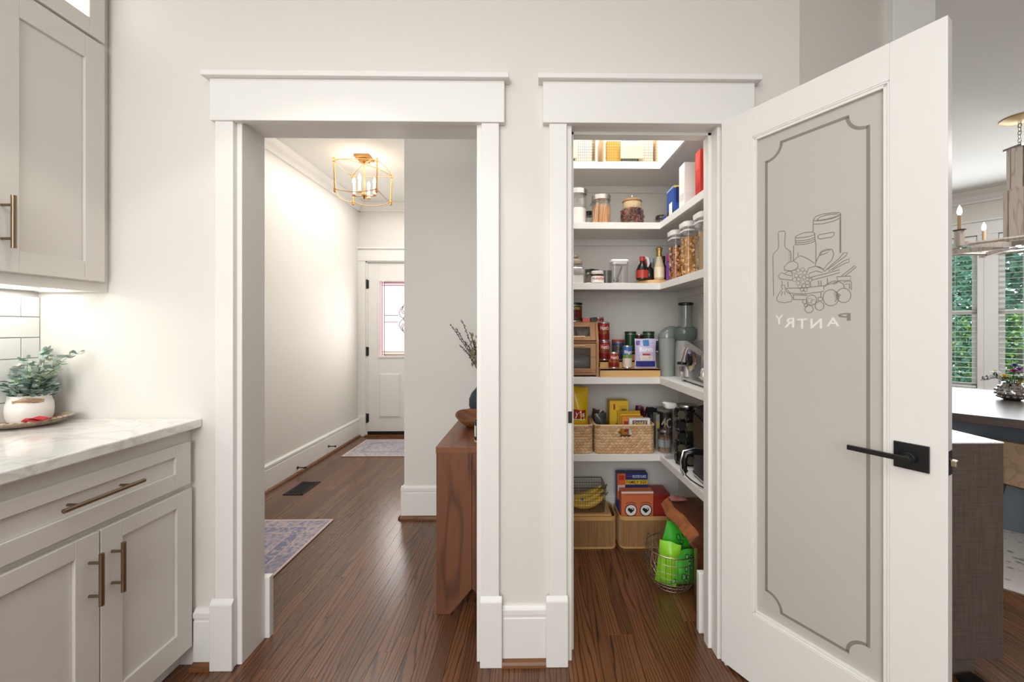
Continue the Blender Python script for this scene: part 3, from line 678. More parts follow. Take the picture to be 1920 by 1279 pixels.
def pk(name, label, cat, x0, x1, y0, y1, z, h, col, F=(), L=(), TF=(), TL=(), group=None, rz=0, part='carton', rough=.45, bevel=.0008):
    w_, d_ = x1-x0, y1-y0
    t = thing(name, label, cat, ((x0+x1)/2, (y0+y1)/2, z+GAP), rz, group)
    B().box(-w_/2, -d_/2, 0, w_/2, d_/2, h).done(part, mat(col, rough), t, bevel=bevel)
    for lst, fn, ww, in ((F, faceF(-d_/2), w_), (L, faceL(-w_/2), d_)):
        if lst:
            for qi, (u0, v0, u1, v1, c) in enumerate(lst):
                b = B(); ms = []; e = qi*.00012
                ms.append(mat(c, rough)); pts = [fn((u-.5)*ww, v*h) for u, v in ((u0, v0), (u1, v0), (u1, v1), (u0, v1))]
                pts = [(p[0]-(e if fn((0), 0)[0] < -w_/2 + 1e-9 and lst is L else 0), p[1]-(e if lst is F else 0), p[2]) for p in pts]
                b.add(pts, [(0, 1, 2, 3)], len(ms)-1); b.done('printed_panel', ms, t)
    for lst, fn, ww in ((TF, faceF(-d_/2-.0007), w_), (TL, faceL(-w_/2-.0007), d_)):
        for (s, u0, v0, u1, v1, c) in lst:
            lettering(t, s, mat(c, .4), ((u0-.5)*ww, v0*h, (u1-.5)*ww, v1*h), fn)
    return t
def can(name, label, x, y, z, r, h, bands, texts=(), a=0, metal='#b9b9b6', group=None, lid=None, cat='can'):
    t = thing(name, label, cat, (x, y, z+GAP), 0, group)
    B().lathe([(r*.93, 0), (r, .002), (r, .006), (r*.97, .008), (r*.97, h-.008), (r, h-.006), (r, h-.002), (r*.95, h), (r*.94, h-.003)], n=24).done('can_body', mat(metal, .3, .9), t)
    b = B(); ms = []
    for z0, z1, c in bands:
        ms.append(mat(c, .35)); b.rings([[((r*.985)*math.cos(2*math.pi*i/24), (r*.985)*math.sin(2*math.pi*i/24), zz*h) for i in range(24)] for zz in (z0, z1)], len(ms)-1, True, False, False)
    b.done('paper_label', ms, t)
    for (s, u0, v0, u1, v1, c) in texts:
        lettering(t, s, mat(c, .4), (u0*r, v0*h, u1*r, v1*h), wrapf(r*.99, a))
    if lid: B().lathe([(r*1.02, h-.002), (r*1.02, h+.01), (r*.98, h+.012)], n=24).done('lid', mat(lid, .4), t)
    return t
def chunks(parent, name, n, r, z0, z1, size, cols, shape=(1, 1, .4), seed=1, core='#8a5a36', sq=None, bars=False):
    g = random.Random(seed); b = B(); ms = [mat(c, .7) for c in cols]
    cr = r - size*.5
    if sq: b.rings([rr(2*cr, 2*cr, cr*.5, z0), rr(2*cr, 2*cr, cr*.5, z1-size*.3)], len(ms))
    else: b.lathe([(cr, z0), (cr, z1-size*.3)], n=14, m=len(ms))
    ms.append(mat(core, .8))
    for i in range(n):
        t = g.random(); a = g.uniform(0, 2*math.pi)
        if t < .85: p = Vector((cr*math.cos(a), cr*math.sin(a), g.uniform(z0+size*.5, z1)))
        else: q = g.uniform(0, cr); p = Vector((q*math.cos(a), q*math.sin(a), z1-size*.2))
        M = Matrix.Rotation(g.uniform(0, 6.28), 3, 'Z') @ Matrix.Rotation(g.uniform(0, 3.14), 3, 'X') @ Matrix.Rotation(g.uniform(0, 3.14), 3, 'Y')
        s = size*g.uniform(.7, 1.2)
        b.blob(p, s*shape[0], s*shape[1], s*shape[2], 6, 4, g.randrange(len(cols)), M)
    return b.done(name, ms, parent, kind='stuff')
def pouch(t, name, w_, h, d, col, c=(0, 0, 0), M=None, seed=1, crimp=.012, m=None, wob=.006, n=12):
    g = random.Random(seed); b = B(); k = n; vs = []; ph = [g.uniform(0, 6) for _ in range(6)]
    def f(u, v, s):
        th_ = d/2*(max(0, 1-abs(2*u-1)**3))*(max(0, math.sin(math.pi*min(1, max(0, v))))**.6)
        th_ += s*wob*math.sin(7*u+5*v+ph[0])*math.sin(math.pi*v)*math.sin(math.pi*u)
        x_ = (u-.5)*w_*(1-.05*math.sin(math.pi*v)); z_ = v*h + .35*wob*math.sin(9*u+ph[1])*(v > .5)
        y_ = s*th_ + wob*.6*math.sin(3*v+ph[2])*v
        return Vector((x_, y_, z_))
    F_ = [[f(i/k, j/k, -1) for i in range(k+1)] for j in range(k+1)]; K_ = [[f(i/k, j/k, 1) for i in range(k+1)] for j in range(k+1)]
    for G, fl_ in ((F_, 0), (K_, 1)):
        vs = [p for r_ in G for p in r_]; fs = []
        for j in range(k):
            for i in range(k):
                q = (j*(k+1)+i, j*(k+1)+i+1, (j+1)*(k+1)+i+1, (j+1)*(k+1)+i); fs.append(q if not fl_ else q[::-1])
        b.add(vs, fs, 0, True)
    b.v = [tuple((M @ Vector(v) if M else Vector(v)) + Vector(c)) for v in b.v]
    o = b.done(name, m or mat(col, .3, key=None), t)
    def fn(u, v):
        p = f(u/w_+.5, v/h, -1) + Vector((0, -.0012, 0)); return (M @ p if M else p) + Vector(c)
    return o, fn
def fpatch(parent, fn, polys, name='printed_panel'):
    """polys: list of (u0,v0,u1,v1,col) in metres on a curved front, tessellated"""
    b = B(); ms = []
    for q, (u0, v0, u1, v1, c) in enumerate(polys):
        ms.append(mat(c, .35)); n = 6; vs = []; fs = []
        for j in range(n+1):
            for i in range(n+1):
                p = Vector(fn(u0+(u1-u0)*i/n, v0+(v1-v0)*j/n)); p.y -= q*.0003; vs.append(p)
        for j in range(n):
            for i in range(n): fs.append((j*(n+1)+i, j*(n+1)+i+1, (j+1)*(n+1)+i+1, (j+1)*(n+1)+i))
        b.add(vs, fs, q)
    return b.done(name, ms, parent)
# ---- shelf A: wooden framed wire bins
WOODL = wood('bleach', '#b08c62', '#dcc29c', '#e8d4b4', .6, 0, 2, 3, .3)
WIRE = mat('#8d8577', .35, .9); WIRED = mat('#74695b', .4, .8)
def wire_bin(x0, x1, lab, things):
    z = SZ['A']; y0, y1 = 2.20, 2.44; t = thing('wire_bin', lab, 'bin', ((x0+x1)/2, (y0+y1)/2, z+GAP), 0, 'framed wire bins on the top shelf')
    w_ = x1-x0; hh = .19; d_ = y1-y0
    B().box(-w_/2, -d_/2, 0, -w_/2+.012, d_/2, hh).done('wooden_side', WOODL, t); B().box(w_/2-.012, -d_/2, 0, w_/2, d_/2, hh).done('wooden_side', WOODL, t)
    B().box(-w_/2+.012, -d_/2, 0, w_/2-.012, d_/2, .008).done('wooden_base', WOODL, t)
    b = B(); 
    n = int(w_/.012)
    for s in (-1, 1):
        for i in range(n+1):
            x = -w_/2+.012+(w_-.024)*i/n; b.cyl((x, s*(d_/2-.004), .008), (x, s*(d_/2-.004), hh-.008), .0008, n=4)
        for j in range(12):
            zz = .012+(hh-.022)*j/11; b.cyl((-w_/2+.012, s*(d_/2-.004), zz), (w_/2-.012, s*(d_/2-.004), zz), .0008, n=4)
        b.cyl((-w_/2+.012, s*(d_/2-.004), hh-.006), (w_/2-.012, s*(d_/2-.004), hh-.006), .002, n=6)
    b.done('wire_mesh', WIRED, t, kind='stuff')
    B().box(-.062, -d_/2-.006, .022, .062, -d_/2+.001, .115).done('wooden_plaque', WOODL, t, bevel=.001)
    return t
bx = [(X_(1002, 2.2), X_(1121, 2.2)-.002), (X_(1131, 2.2)+.002, X_(1238, 2.2)-.004)]
for (x0, x1), lab, cols in zip(bx, ('wood and wire bin on top pantry shelf at the left', 'wood and wire bin on top pantry shelf, right one with yellow packets'), (('#d8c9b0', '#b49a78', '#e9ded0'), ('#e2a437', '#8fb0cc', '#efe4cf'))):
    wire_bin(x0, x1, lab, None)
    ww = (x1-x0-.05)/3
    for i, c in enumerate(cols):
        xa = x0+.02+i*(ww+.003); pk('snack_packet', ['tan', 'amber', 'pale'][i] + ' packet standing inside the %s wire bin' % ('left' if x0 < .3 else 'right'), 'packet', xa, xa+ww-.004, 2.225, 2.32, SZ['A']+.009, .12+.015*i, c)
# ---- shelf B
z = SZ['B']
def jar(name, label, px, Y, z, r, h, lidcol='#c9c9c7', lidh=.02, metal=.9, sq=False, group=None, lidr=1.04, cat='jar'):
    t = thing(name, label, cat, (X_(px, Y), Y, z+GAP), 0, group); th_ = .0022
    if sq:
        b = B().rings([rr(2*r, 2*r, r*.3, 0), rr(2*r, 2*r, r*.3, h*.8), rr(1.5*r, 1.5*r, r*.7, h*.93), rr(1.5*r, 1.5*r, r*.7, h)], cap1=False)
    else: b = B().lathe([(r*.9, 0), (r, .005), (r, h*.86), (r*.93, h*.93), (r*.93, h)], n=28, cap=False)
    b.done('glass_body', GLASS, t)
    B().lathe([(r*.3, .0005), (r*.88, .001), (r*.88, .004), (r*.3, .004)], n=20).done('glass_base', mat('#c9cfcc', .15), t)
    if lidh: B().lathe([(r*.93*lidr, h-.004), (r*lidr, h-.002), (r*lidr, h+lidh-.003), (r*lidr*.94, h+lidh)], n=28).done('lid', mat(lidcol, .25, metal), t)
    return t
t = jar('flour_jar', 'tall glass jar with silver lid and white flour inside', 1083, 2.30, z, .052, .185, lidh=.028)
B().lathe([(.047, .006), (.048, .10), (.03, .108)], n=20).done('flour', mat('#f1efea', .9), t)
t = jar('candy_jar', 'small glass canister of red and white candy behind the snack jars', 1104, 2.42, z, .034, .10, '#3a3a3a')
chunks(t, 'candy', 60, .032, .004, .055, .006, ['#c8342f', '#f0ece6'], seed=4, core='#b8928a')
t = jar('snack_jar', 'glass jar of tan cookie sticks with silver lid', 1127, 2.262, z, .052, .140, lidh=.026)
b = B(); g = random.Random(5)
for i in range(26):
    a = g.uniform(0, 6.28); q = .040*math.sqrt(g.random()) if i > 16 else .041; a2 = a+g.uniform(-.3, .3)
    p0 = Vector((q*math.cos(a), q*math.sin(a), .006)); p1 = Vector((q*math.cos(a2), q*math.sin(a2), g.uniform(.09, .125))); b.cyl(p0, p1, .0085, .0085, 7, g.randrange(2))
b.done('cookie_stick', [mat('#c98f5c', .7), mat('#dcab78', .7)], t, kind='stuff')
sc_ = thing('metal_scoop', 'steel scoop leaning up behind the cookie stick jar lid', 'scoop', (X_(1115, 2.34), 2.34, z+GAP))
b = B(); b.tube([(-.012, 0, .0), (-.01, 0, .15)], [.004, .004], 6); b.add([(-.03, 0, .135), (.0, .004, .135), (.022, 0, .215), (-.002, -.004, .18)], [(0, 1, 2, 3)]); b.done('scoop_blade', STEEL, sc_, solid=.002)
t = thing('pecan_jar', 'round glass jar of pecans with burlap neck and wooden lid', 'jar', (X_(1185, 2.268), 2.268, z+GAP))
B().lathe([(.055, 0), (.064, .008), (.066, .05), (.064, .085), (.050, .098), (.048, .13)], n=28, cap=False).done('glass_body', GLASS, t)
chunks(t, 'pecans', 190, .061, .004, .082, .011, ['#6e3a28', '#8a4a35', '#5a2f24', '#94604a'], (1.3, .7, .55), 6, '#54301f')
b = B(); b.lathe([(.0515, .092), (.053, .10), (.0525, .128), (.051, .131)], n=24, cap=False)
b.done('burlap_wrap', mat('#c3ab85', .95, noise=(300, .3), bump=.5), t)
B().lathe([(.048, .131), (.055, .133), (.056, .141), (.049, .146)], n=24).done('lid', wood('lidw', '#6f4d2e', '#a67c52', '#be9569', .5, 0, 2, 3, .4), t)
B().lathe([(.004, .146), (.005, .158), (.009, .164), (.007, .172), (.001, .174)], n=12).done('knob', mat('#d9d5cc', .3, .6), t)
pk('snack_bag', 'small brown packet with blue label at shelf corner', 'packet', .730, .80, 2.22, 2.29, z, .058, '#a58e7b', F=[(.1, .3, .95, .95, '#2b50a8')], TF=[('Bays', .18, .5, .88, .85, '#ffffff')], L=[(0, .3, 1, .9, '#2b50a8')])
t = jar('dark_jar', 'dark lidded glass jar behind the blue labelled packet', 1240, 2.44, z, .034, .085, '#6b655d')
pk('pasta_carton', 'blue carton with white price panel beside the tall white carton', 'carton', .722, .80, 2.075, 2.185, z, .163, '#2c4f9f', F=[(0, .93, 1, 1, '#e8d44d'), (.15, .45, .5, .95, '#1d2d66')], L=[(.02, .0, .98, .28, '#22262e'), (.35, .12, .8, .52, '#f2f2f0'), (0, .94, 1, 1, '#9db7dd')])
pk('cracker_carton', 'tall white carton with red circle print on second shelf', 'carton', .722, .895, 1.925, 1.998, z, .222, '#eceae6', F=[(.02, .04, .98, .34, '#e4e3df'), (.3, .62, .75, .9, '#e4823b'), (.34, .66, .7, .86, '#c6302b'), (.62, .45, .78, .58, '#d9c56a'), (.35, .36, .47, .45, '#7aa23f')], L=[(.1, .2, .9, .35, '#d9d8d4')])
pk('red_carton', 'bright red slim carton on second shelf near the doorway', 'carton', .724, .89, 1.745, 1.800, z, .205, '#cf3a36', L=[(.1, .08, .9, .3, '#b52e2c'), (.2, .6, .8, .9, '#d9534c')], F=[(.05, .1, .95, .9, '#d84a40')])
pk('mix_carton', 'tan and yellow patterned carton at the shelf end', 'carton', .735, .89, 1.672, 1.735, z, .17, '#d7c6a4', F=[(.05, .6, .95, .98, '#dcb23f'), (.1, .1, .9, .5, '#7f6a4c')], L=[(.05, .05, .95, .55, '#8b7b62'), (.0, .7, 1, 1, '#e1bf57'), (.3, .2, .7, .4, '#57683c')])
# ---- shelf C
z = SZ['C']
t = thing('square_jar', 'square glass jar with stone knob lid on third shelf', 'jar', (X_(1078, 2.262), 2.262, z+GAP))
B().rings([rr(.104, .104, .012, 0), rr(.104, .104, .012, .082), rr(.086, .086, .035, .096), rr(.08, .08, .039, .098), rr(.08, .08, .039, .115)], cap1=False).done('glass_body', GLASS, t)
B().rings([rr(.09, .09, .01, .002), rr(.09, .09, .01, .045)]).done('sugar', mat('#dfdcd6', .9), t)
B().lathe([(.040, .112), (.043, .118), (.043, .130), (.030, .138), (.014, .142), (.012, .147), (.022, .152), (.022, .160), (.010, .164)], n=24).done('lid', mat('#b9ad9b', .6), t)
t = jar('spice_jar', 'little glass spice jar left of the hazelnut spread', 1103, 2.225, z, .017, .05, '#8f867c', lidh=.01)
B().lathe([(.014, .003), (.0145, .035)], n=14).done('spice', mat('#6b5a47', .9), t)
t = thing('black_packet', 'crumpled black packet with green mark behind the spread', 'packet', (X_(1110, 2.36), 2.36, z+GAP), .15)
o, fn = pouch(t, 'foil_body', .085, .10, .035, '#16161a', seed=3); fpatch(t, fn, [(-.03, .05, -.012, .062, '#3f8a3a')])
t = thing('hazelnut_spread_jar', 'jar of hazelnut spread with white cap and white label', 'jar', (X_(1120, 2.235), 2.235, z+GAP))
B().rings([rr(.066, .052, .02, 0), rr(.072, .056, .024, .01), rr(.072, .056, .024, .04), rr(.064, .05, .024, .052)]).done('glass_body', mat('#4a2618', .15), t)
B().lathe([(.033, .052), (.0345, .054), (.0345, .068), (.032, .070)], n=24, sy=.8).done('lid', WHITE, t)
b = B(); r_ = lambda zz: [(x*1.012, y*1.02, zz) for x, y, _ in rr(.072, .056, .024, zz)]; b.rings([r_(.004), r_(.040)], cap0=False, cap1=False); b.done('paper_label', mat('#f4f1ec', .4), t)
lettering(t, 'n', mat('#1a1a1a', .4), (-.031, .019, -.022, .031), faceF(-.0295)); lettering(t, 'utella', mat('#d0342c', .4), (-.021, .019, .032, .036), faceF(-.0295))
t = thing('pop_lid_container', 'clear square container with white push lid on third shelf', 'container', (X_(1160, 2.25), 2.25, z+GAP))
B().rings([rr(.088, .088, .016, 0), rr(.094, .094, .016, .118)], cap1=False).done('clear_body', GLASS, t)
B().rings([rr(.08, .08, .014, .001), rr(.08, .08, .014, .004)]).done('clear_base', mat('#bfc3c2', .2), t)
B().rings([rr(.088, .088, .016, .108), rr(.088, .088, .016, .118), rr(.100, .100, .018, .119), rr(.102, .102, .018, .126), rr(.094, .094, .016, .132)]).done('lid', WHITE, t)
B().cyl((-.02, 0, .006), (.02, .01, .10), .004, n=8).blob((-.015, 0, .022), .016, .014, .014).done('scoop', mat('#8b8b8a', .3, .3), t)
t = thing('measuring_cup', 'smoky clear measuring cup between spread and lidded container', 'cup', (X_(1137, 2.33), 2.33, z+GAP))
B().lathe([(.026, 0), (.032, .085), (.030, .085), (.024, .004)], n=20, cap=False).lathe([(.001, .001), (.026, .001), (.026, .003), (.001, .003)], n=16).done('cup_body', mat('#6e6b69', .25), t)
t = thing('wooden_turntable', 'round wooden turntable under the syrup bottles', 'turntable', (X_(1226, 2.345), 2.345, z+GAP))
B().lathe([(.105, 0), (.112, .003), (.112, .022), (.109, .024)], n=40).done('turntable_disc', BAMB, t)
zt_ = z + .0252
def bottle(name, label, px, Y, z, prof, col, cap=None, lab=None, texts=(), glass=False, group=None, sy=1, rough=.2):
    t = thing(name, label, 'bottle', (X_(px, Y), Y, z+GAP), 0, group)
    B().lathe(prof, n=22, sy=sy).done('bottle_body', mat(col, rough), t)
    r = max(p[0] for p in prof)
    if cap: B().lathe(cap[1], n=16).done('cap', mat(cap[0], .35), t)
    if lab: B().lathe([(r+.0006, lab[0]), (r+.0006, lab[1])], n=22, cap=False, sy=sy).done('paper_label', mat(lab[2], .4), t)
    for (s, u0, v0, u1, v1, c) in texts: lettering(t, s, mat(c, .4), (u0, v0, u1, v1), wrapf(r+.0007))
    return t
t = bottle('syrup_bottle', 'dark pancake syrup bottle with red cap on turntable', 1204, 2.275, zt_, [(.030, 0), (.034, .004), (.034, .055), (.022, .085), (.012, .098), (.012, .115)], '#1b1614', ('#c43a35', [(.014, .108), (.015, .112), (.015, .132), (.012, .134)]), (.01, .055, '#b83a2a'))
B().tube([(.018, -.012, .13), (.028, -.016, .12), (.032, -.018, .09), (.026, -.022, .072)], [.006, .009, .008, .004], 8).done('paper_tag', mat('#d7d9dc', .5), t)
t = bottle('black_sauce_bottle', 'black squat sauce bottle in front of the blue bottle', 1217, 2.30, zt_, [(.024, 0), (.028, .005), (.027, .06), (.014, .078), (.012, .086)], '#141312', ('#1a1a1a', [(.013, .085), (.013, .10), (.01, .101)]))
t = bottle('blue_bottle', 'slim bottle with bright blue label on turntable', 1222, 2.362, zt_, [(.020, 0), (.022, .004), (.022, .09), (.013, .105), (.013, .12)], '#8d8580', ('#9fb4c4', [(.0145, .115), (.0145, .137), (.012, .139)]), (.0, .075, '#2a8fc9'), [])
t = bottle('gold_foil_bottle', 'cream labelled bottle with crumpled gold foil over its top', 1236, 2.262, zt_, [(.026, 0), (.029, .004), (.029, .07), (.024, .09), (.014, .13), (.012, .15), (.010, .166)], '#cfc2a1', None, (.012, .07, '#e9dcbd'))
B().lathe([(.014, .130), (.017, .140), (.014, .150), (.018, .166), (.020, .178), (.010, .186)], n=9).done('gold_foil', mat('#b89a58', .35, .8), t)
t = bottle('dark_sauce_bottle', 'dark red bottle behind the gold foil one', 1243, 2.38, zt_, [(.018, 0), (.020, .004), (.020, .09), (.012, .11), (.012, .135)], '#47141a', ('#5c1a22', [(.014, .13), (.014, .155), (.012, .156)]), (.02, .08, '#a32b2b'))
t = bottle('red_cap_bottle', 'clear bottle with red cap half hidden behind the syrup', 1212, 2.41, zt_, [(.016, 0), (.018, .004), (.018, .09), (.011, .105), (.011, .12)], '#7a3a33', ('#b53531', [(.0135, .118), (.0135, .14), (.011, .141)]))
t = bottle('purple_can', 'purple spray can with magenta cap right of the turntable', 1257, 2.21, z, [(.020, 0), (.022, .003), (.022, .115), (.014, .124)], '#6a3f92', ('#b63c86', [(.020, .122), (.021, .124), (.020, .165), (.016, .168)]), (.01, .112, '#6f3f9c'))
for k, (px, Y, cols, sh, n, core, fill, lab) in enumerate(((1269, 2.095, ['#b06a34', '#cf935a', '#7d4522', '#3a241a', '#e6b882'], (1, .8, .5), 260, '#a0643a', .175, 'brown cluster cereal, farthest of the three'),
    (1293, 1.925, ['#b9803c', '#e0b26c', '#9d6a2e', '#f0cf94'], (1, .7, .35), 280, '#b9854a', .185, 'golden flake cereal, middle of the three'), (1321, 1.768, ['#b89468', '#d6be98', '#8f6c42', '#6f5230'], (1, .35, .35), 420, '#a88a60', .175, 'pale crisp rice cereal, nearest the doorway'))):
    t = thing('cereal_canister', 'clear white-lidded canister of ' + lab, 'canister', (X_(px, Y)+.006, Y, z+GAP), 0, 'cereal canisters')
    r = .043; h = .235
    B().rings([rr(2*r*.9, 2*r*.9, .02, 0), rr(2*r, 2*r, .022, h)], cap1=False).done('clear_body', GLASS, t)
    B().rings([rr(2*r+.004, 2*r+.004, .024, h-.022), rr(2*r+.004, 2*r+.004, .024, h-.014)], cap0=False, cap1=False).done('seal_band', mat('#d5d5d6', .3), t)
    B().rings([rr(2*r-.004, 2*r-.004, .022, h-.004), rr(2*r+.006, 2*r+.006, .024, h), rr(2*r+.010, 2*r+.010, .026, h+.022), rr(2*r-.01, 2*r-.01, .02, h+.028)]).done('lid', WHITE, t)
    chunks(t, 'cereal', n, r-.002, .004, fill, .0125 if k < 2 else .0085, cols, sh, 20+k, core, sq=True)
# ---- shelf D
z = SZ['D']
y0, y1 = 2.215, 2.46; x0, x1 = X_(1000, y0), X_(1123, y0)
t = thing('bread_box', 'walnut bread box with two glass flap doors at left', 'bread box', ((x0+x1)/2, (y0+y1)/2, z+GAP)); w_ = x1-x0; d_ = y1-y0
BW = wood('breadw', '#5e3c24', '#a5744c', '#b98a60', .45, 0, 1.5, 4, .5); BWV = wood('breadv', '#5e3c24', '#a5744c', '#b98a60', .45, 2, 1.5, 4, .5)
prof = [(-d_/2, 0), (-d_/2, .198), (-d_/2+.05, .305), (d_/2, .305), (d_/2, 0)]
B().prism(prof, 0, -w_/2, -w_/2+.014).prism(prof, 0, w_/2-.014, w_/2).done('side_panel', BWV, t, bevel=.001)
B().box(-w_/2+.014, -d_/2+.05, .293, w_/2-.014, d_/2, .305).box(-w_/2+.014, d_/2-.012, .01, w_/2-.014, d_/2, .293).box(-w_/2+.014, -d_/2+.004, .010, w_/2-.014, d_/2, .020).box(-w_/2+.014, -d_/2+.006, .188, w_/2-.014, d_/2-.02, .196).done('carcase', BW, t)
def flap(zb, hh, tilt, lab):
    M = Matrix.Translation((0, -d_/2+.001, zb)) @ Matrix.Rotation(-tilt, 4, 'X'); a = w_/2-.016; f = .03
    def TT(b): b.v = [tuple(M @ Vector(v)) for v in b.v]; return b
    d = TT(B().box(-a, 0, 0, -a+f, .012, hh).box(a-f, 0, 0, a, .012, hh).box(-a+f, 0, 0, a-f, .012, f*.8).box(-a+f, 0, hh-f*.8, a-f, .012, hh)).done('flap_door', BW, t, bevel=.001)
    TT(B().box(-a+f, .004, f*.8, a-f, .007, hh-f*.8)).done('glass_pane', GLASS, d)
    return d, M, a
d1, M1, a1 = flap(.022, .162, 0, ''); b = B(); b.cyl((-.03, -.014, .150), (a1-.06, -.014, .150), .0035, n=8); b.cyl((a1-.075, -.014, .150), (a1-.075, .002, .145), .003, n=6)
b.v = [tuple(M1 @ Vector(v)) for v in b.v]; b.done('handle', mat('#d9bf93', .35, .3), d1)
d2, M2, a2 = flap(.203, .108, math.atan2(.05, .107), ''); b = B(); b.cyl((-.03, -.014, .016), (a2-.06, -.014, .016), .0035, n=8); b.cyl((a2-.075, -.014, .016), (a2-.075, .002, .016), .003, n=6)
b.v = [tuple(M2 @ Vector(v)) for v in b.v]; b.done('handle', mat('#d9bf93', .35, .3), d2)
for i in range(2):
    q = thing('storage_bag', ('left' if i == 0 else 'right') + ' clear storage bag inside the bread box upper tier', 'bag', (t.location.x+.03+.075*i, 2.34, z+.197+GAP)); pouch(q, 'bag_body', .07, .06, .05, '#a8a49d', seed=30+i)
q = thing('bread_loaf', 'wrapped loaf behind the lower bread box glass', 'bread', (t.location.x+.03, 2.35, z+.021+GAP)); B().rings([[( -.12+.24*j/6, .05*math.cos(a_)*(1-.3*(j in (0, 6))), .05+.048*math.sin(a_)*(1-.3*(j in (0, 6)))) for a_ in [2*math.pi*i/12 for i in range(12)]] for j in range(7)]).done('loaf', mat('#7c7772', .3), q)
top = z + .306
can('nut_can', 'black can of mixed nuts standing on the bread box', X_(1077, 2.30), 2.31, top, .046, .098, [(.04, .96, '#171514'), (.30, .66, '#b8322c'), (.06, .30, '#b98a58')], [('PLANTERS', -.85, .70, .75, .86, '#e8c24a')], lid='#16181b')
pk('coral_tin', 'coral red little tin on the bread box corner', 'tin', X_(1092, 2.3), X_(1105, 2.3)+.002, 2.29, 2.34, top, .022, '#e06a52'); pk('dark_tin', 'dark flat tin behind the coral one', 'tin', X_(1108, 2.35), X_(1119, 2.35), 2.35, 2.40, top, .026, '#3b3936')
# riser
x0, x1 = X_(1123, 2.2)+.006, X_(1238, 2.2)
t = thing('stepped_riser', 'stepped bamboo riser under the cans on fourth shelf', 'riser', ((x0+x1)/2, 2.33, z+GAP)); w_ = x1-x0
TI = [(2.198, 2.272, .046), (2.272, 2.356, .086), (2.356, 2.44, .126)]
B().box(-w_/2, TI[0][0]-2.33, 0, w_/2, TI[0][0]-2.33+.010, .046).box(-w_/2, TI[0][0]-2.33, .036, w_/2, TI[0][1]-2.33, .046).done('step', BAMB, t, bevel=.001)
for a_, c_, h_ in TI[1:]: B().box(-w_/2, a_-2.33, .046 if h_ < .1 else .086, w_/2, a_-2.33+.01, h_).box(-w_/2, a_-2.33, h_-.01, w_/2, c_-2.33, h_).done('step', BAMB, t, bevel=.001)
B().box(-w_/2, TI[2][1]-.01-2.33, 0, w_/2, TI[2][1]-2.33, .116).box(-w_/2+.002, TI[1][0]-2.33, 0, -w_/2+.012, TI[2][1]-2.34, .076).box(w_/2-.012, TI[1][0]-2.33, 0, w_/2-.002, TI[2][1]-2.34, .076).done('riser_frame', BAMB, t)
hb = [(.02, .98, '#a42626'), (.40, .56, '#e0b247'), (.04, .36, '#c23a30')]; ht = [("Hunt's", -.75, .60, .75, .82, '#f6efe6'), ('TOMATO PASTE', -.7, .44, .7, .53, '#7c2018')]
gt = 'red labelled tomato cans'
y2, y3 = 2.314, 2.398; zs1, zs2, zs3 = z+.046+GAP, z+.086+GAP, z+.126+GAP
def Xc(px, Y): return X_(px, Y)
can('tomato_can', 'red tomato can at the base of the tall stack', Xc(1133, y2), y2, zs2, .0335, .108, hb, ht, group=gt)
can('tomato_can', 'red tomato can on top of the front stack', Xc(1132, y2), y2, zs2+.1092, .0335, .108, hb, ht, group=gt)
can('tomato_can', 'red tomato can low behind the front stack', Xc(1128, y3)-.012, y3, zs3, .0325, .104, hb, ht, group=gt)
can('tomato_can', 'red tomato can peeking over the front stack', Xc(1125, y3)-.010, y3, zs3+.1052, .0325, .104, hb, ht, group=gt)
can('small_tomato_can', 'short red tomato can on the lowest step', Xc(1151, 2.236), 2.236, zs1, .0300, .088, hb, ht)
can('bean_can', 'blue and yellow can behind the short red one', Xc(1157, y2)+.006, y2, zs2, .036, .105, [(.02, .98, '#1f3e6b'), (.35, .8, '#d8b23e'), (.05, .3, '#27503a')], [("BUSH", -.5, .55, .5, .74, '#2a2a2a')], lid='#8f2f2c')
can('seed_tube', 'blue sunflower seed tube with round shoulders on lowest step', Xc(1176, 2.24), 2.24, zs1, .0265, .125, [(.02, .45, '#d8cdbb'), (.45, .60, '#6f8f3e'), (.60, .97, '#3b6cab')], [('Bigs', -.8, .62, .8, .80, '#f2efe6')])
for k, (px, c, l) in enumerate(((1182, '#1e4a2c', 'green can with pale blue stripe left of the purple pouch'), (1216, '#23472e', 'green can peeking over the purple pouch'))):
    can('green_can', l, Xc(px, y3), y3, zs3, .034, .112, [(.02, .98, c), (.2, .4, '#6a8f4a')], lid='#1b3d26')
can('brown_can', 'dark brown can half hidden behind the green cans', Xc(1196, y3)+.008, y3+.005, zs3, .026, .108, [(.02, .98, '#51301f'), (.6, .9, '#8f4a2c')])
can('dark_can', 'dark green can right behind purple pouch', Xc(1234, y3)-.006, y3-.004, zs3, .026, .075, [(.02, .98, '#20301f'), (.3, .5, '#4d2a22')])
t = thing('snack_pouch', 'purple and white snack pouch standing on lowest step', 'pouch', (Xc(1210, 2.243), 2.243, zs1))
o, fn = pouch(t, 'pouch_body', .122, .165, .046, '#c9bfdd', seed=9, wob=.003); b_ = [(-.056, .008, .056, .04, '#28348c'), (-.055, .13, -.035, .155, '#5a3d94'), (-.035, .044, .04, .072, '#e6dccf'), (-.018, .125, .016, .158, '#3f7fb8'), (-.022, .072, .022, .082, '#b9342e')]
fpatch(t, fn, b_); lettering(t, 'Bursts', mat('#f5f2fa', .4), (-.038, .092, .042, .118), fn, .03)
g = random.Random(8); b = B()
for i in range(40):
    u, v = g.uniform(-.05, .05), g.uniform(.045, .155)
    if .08 < v < .125 and abs(u) < .045: continue
    p = Vector(fn(u, v)); s = g.uniform(.0015, .003); b.add([p+Vector((-s, -.0006, -s)), p+Vector((s, -.0006, -s*.4)), p+Vector((s*.6, -.0006, s))], [(0, 1, 2)], g.randrange(2))
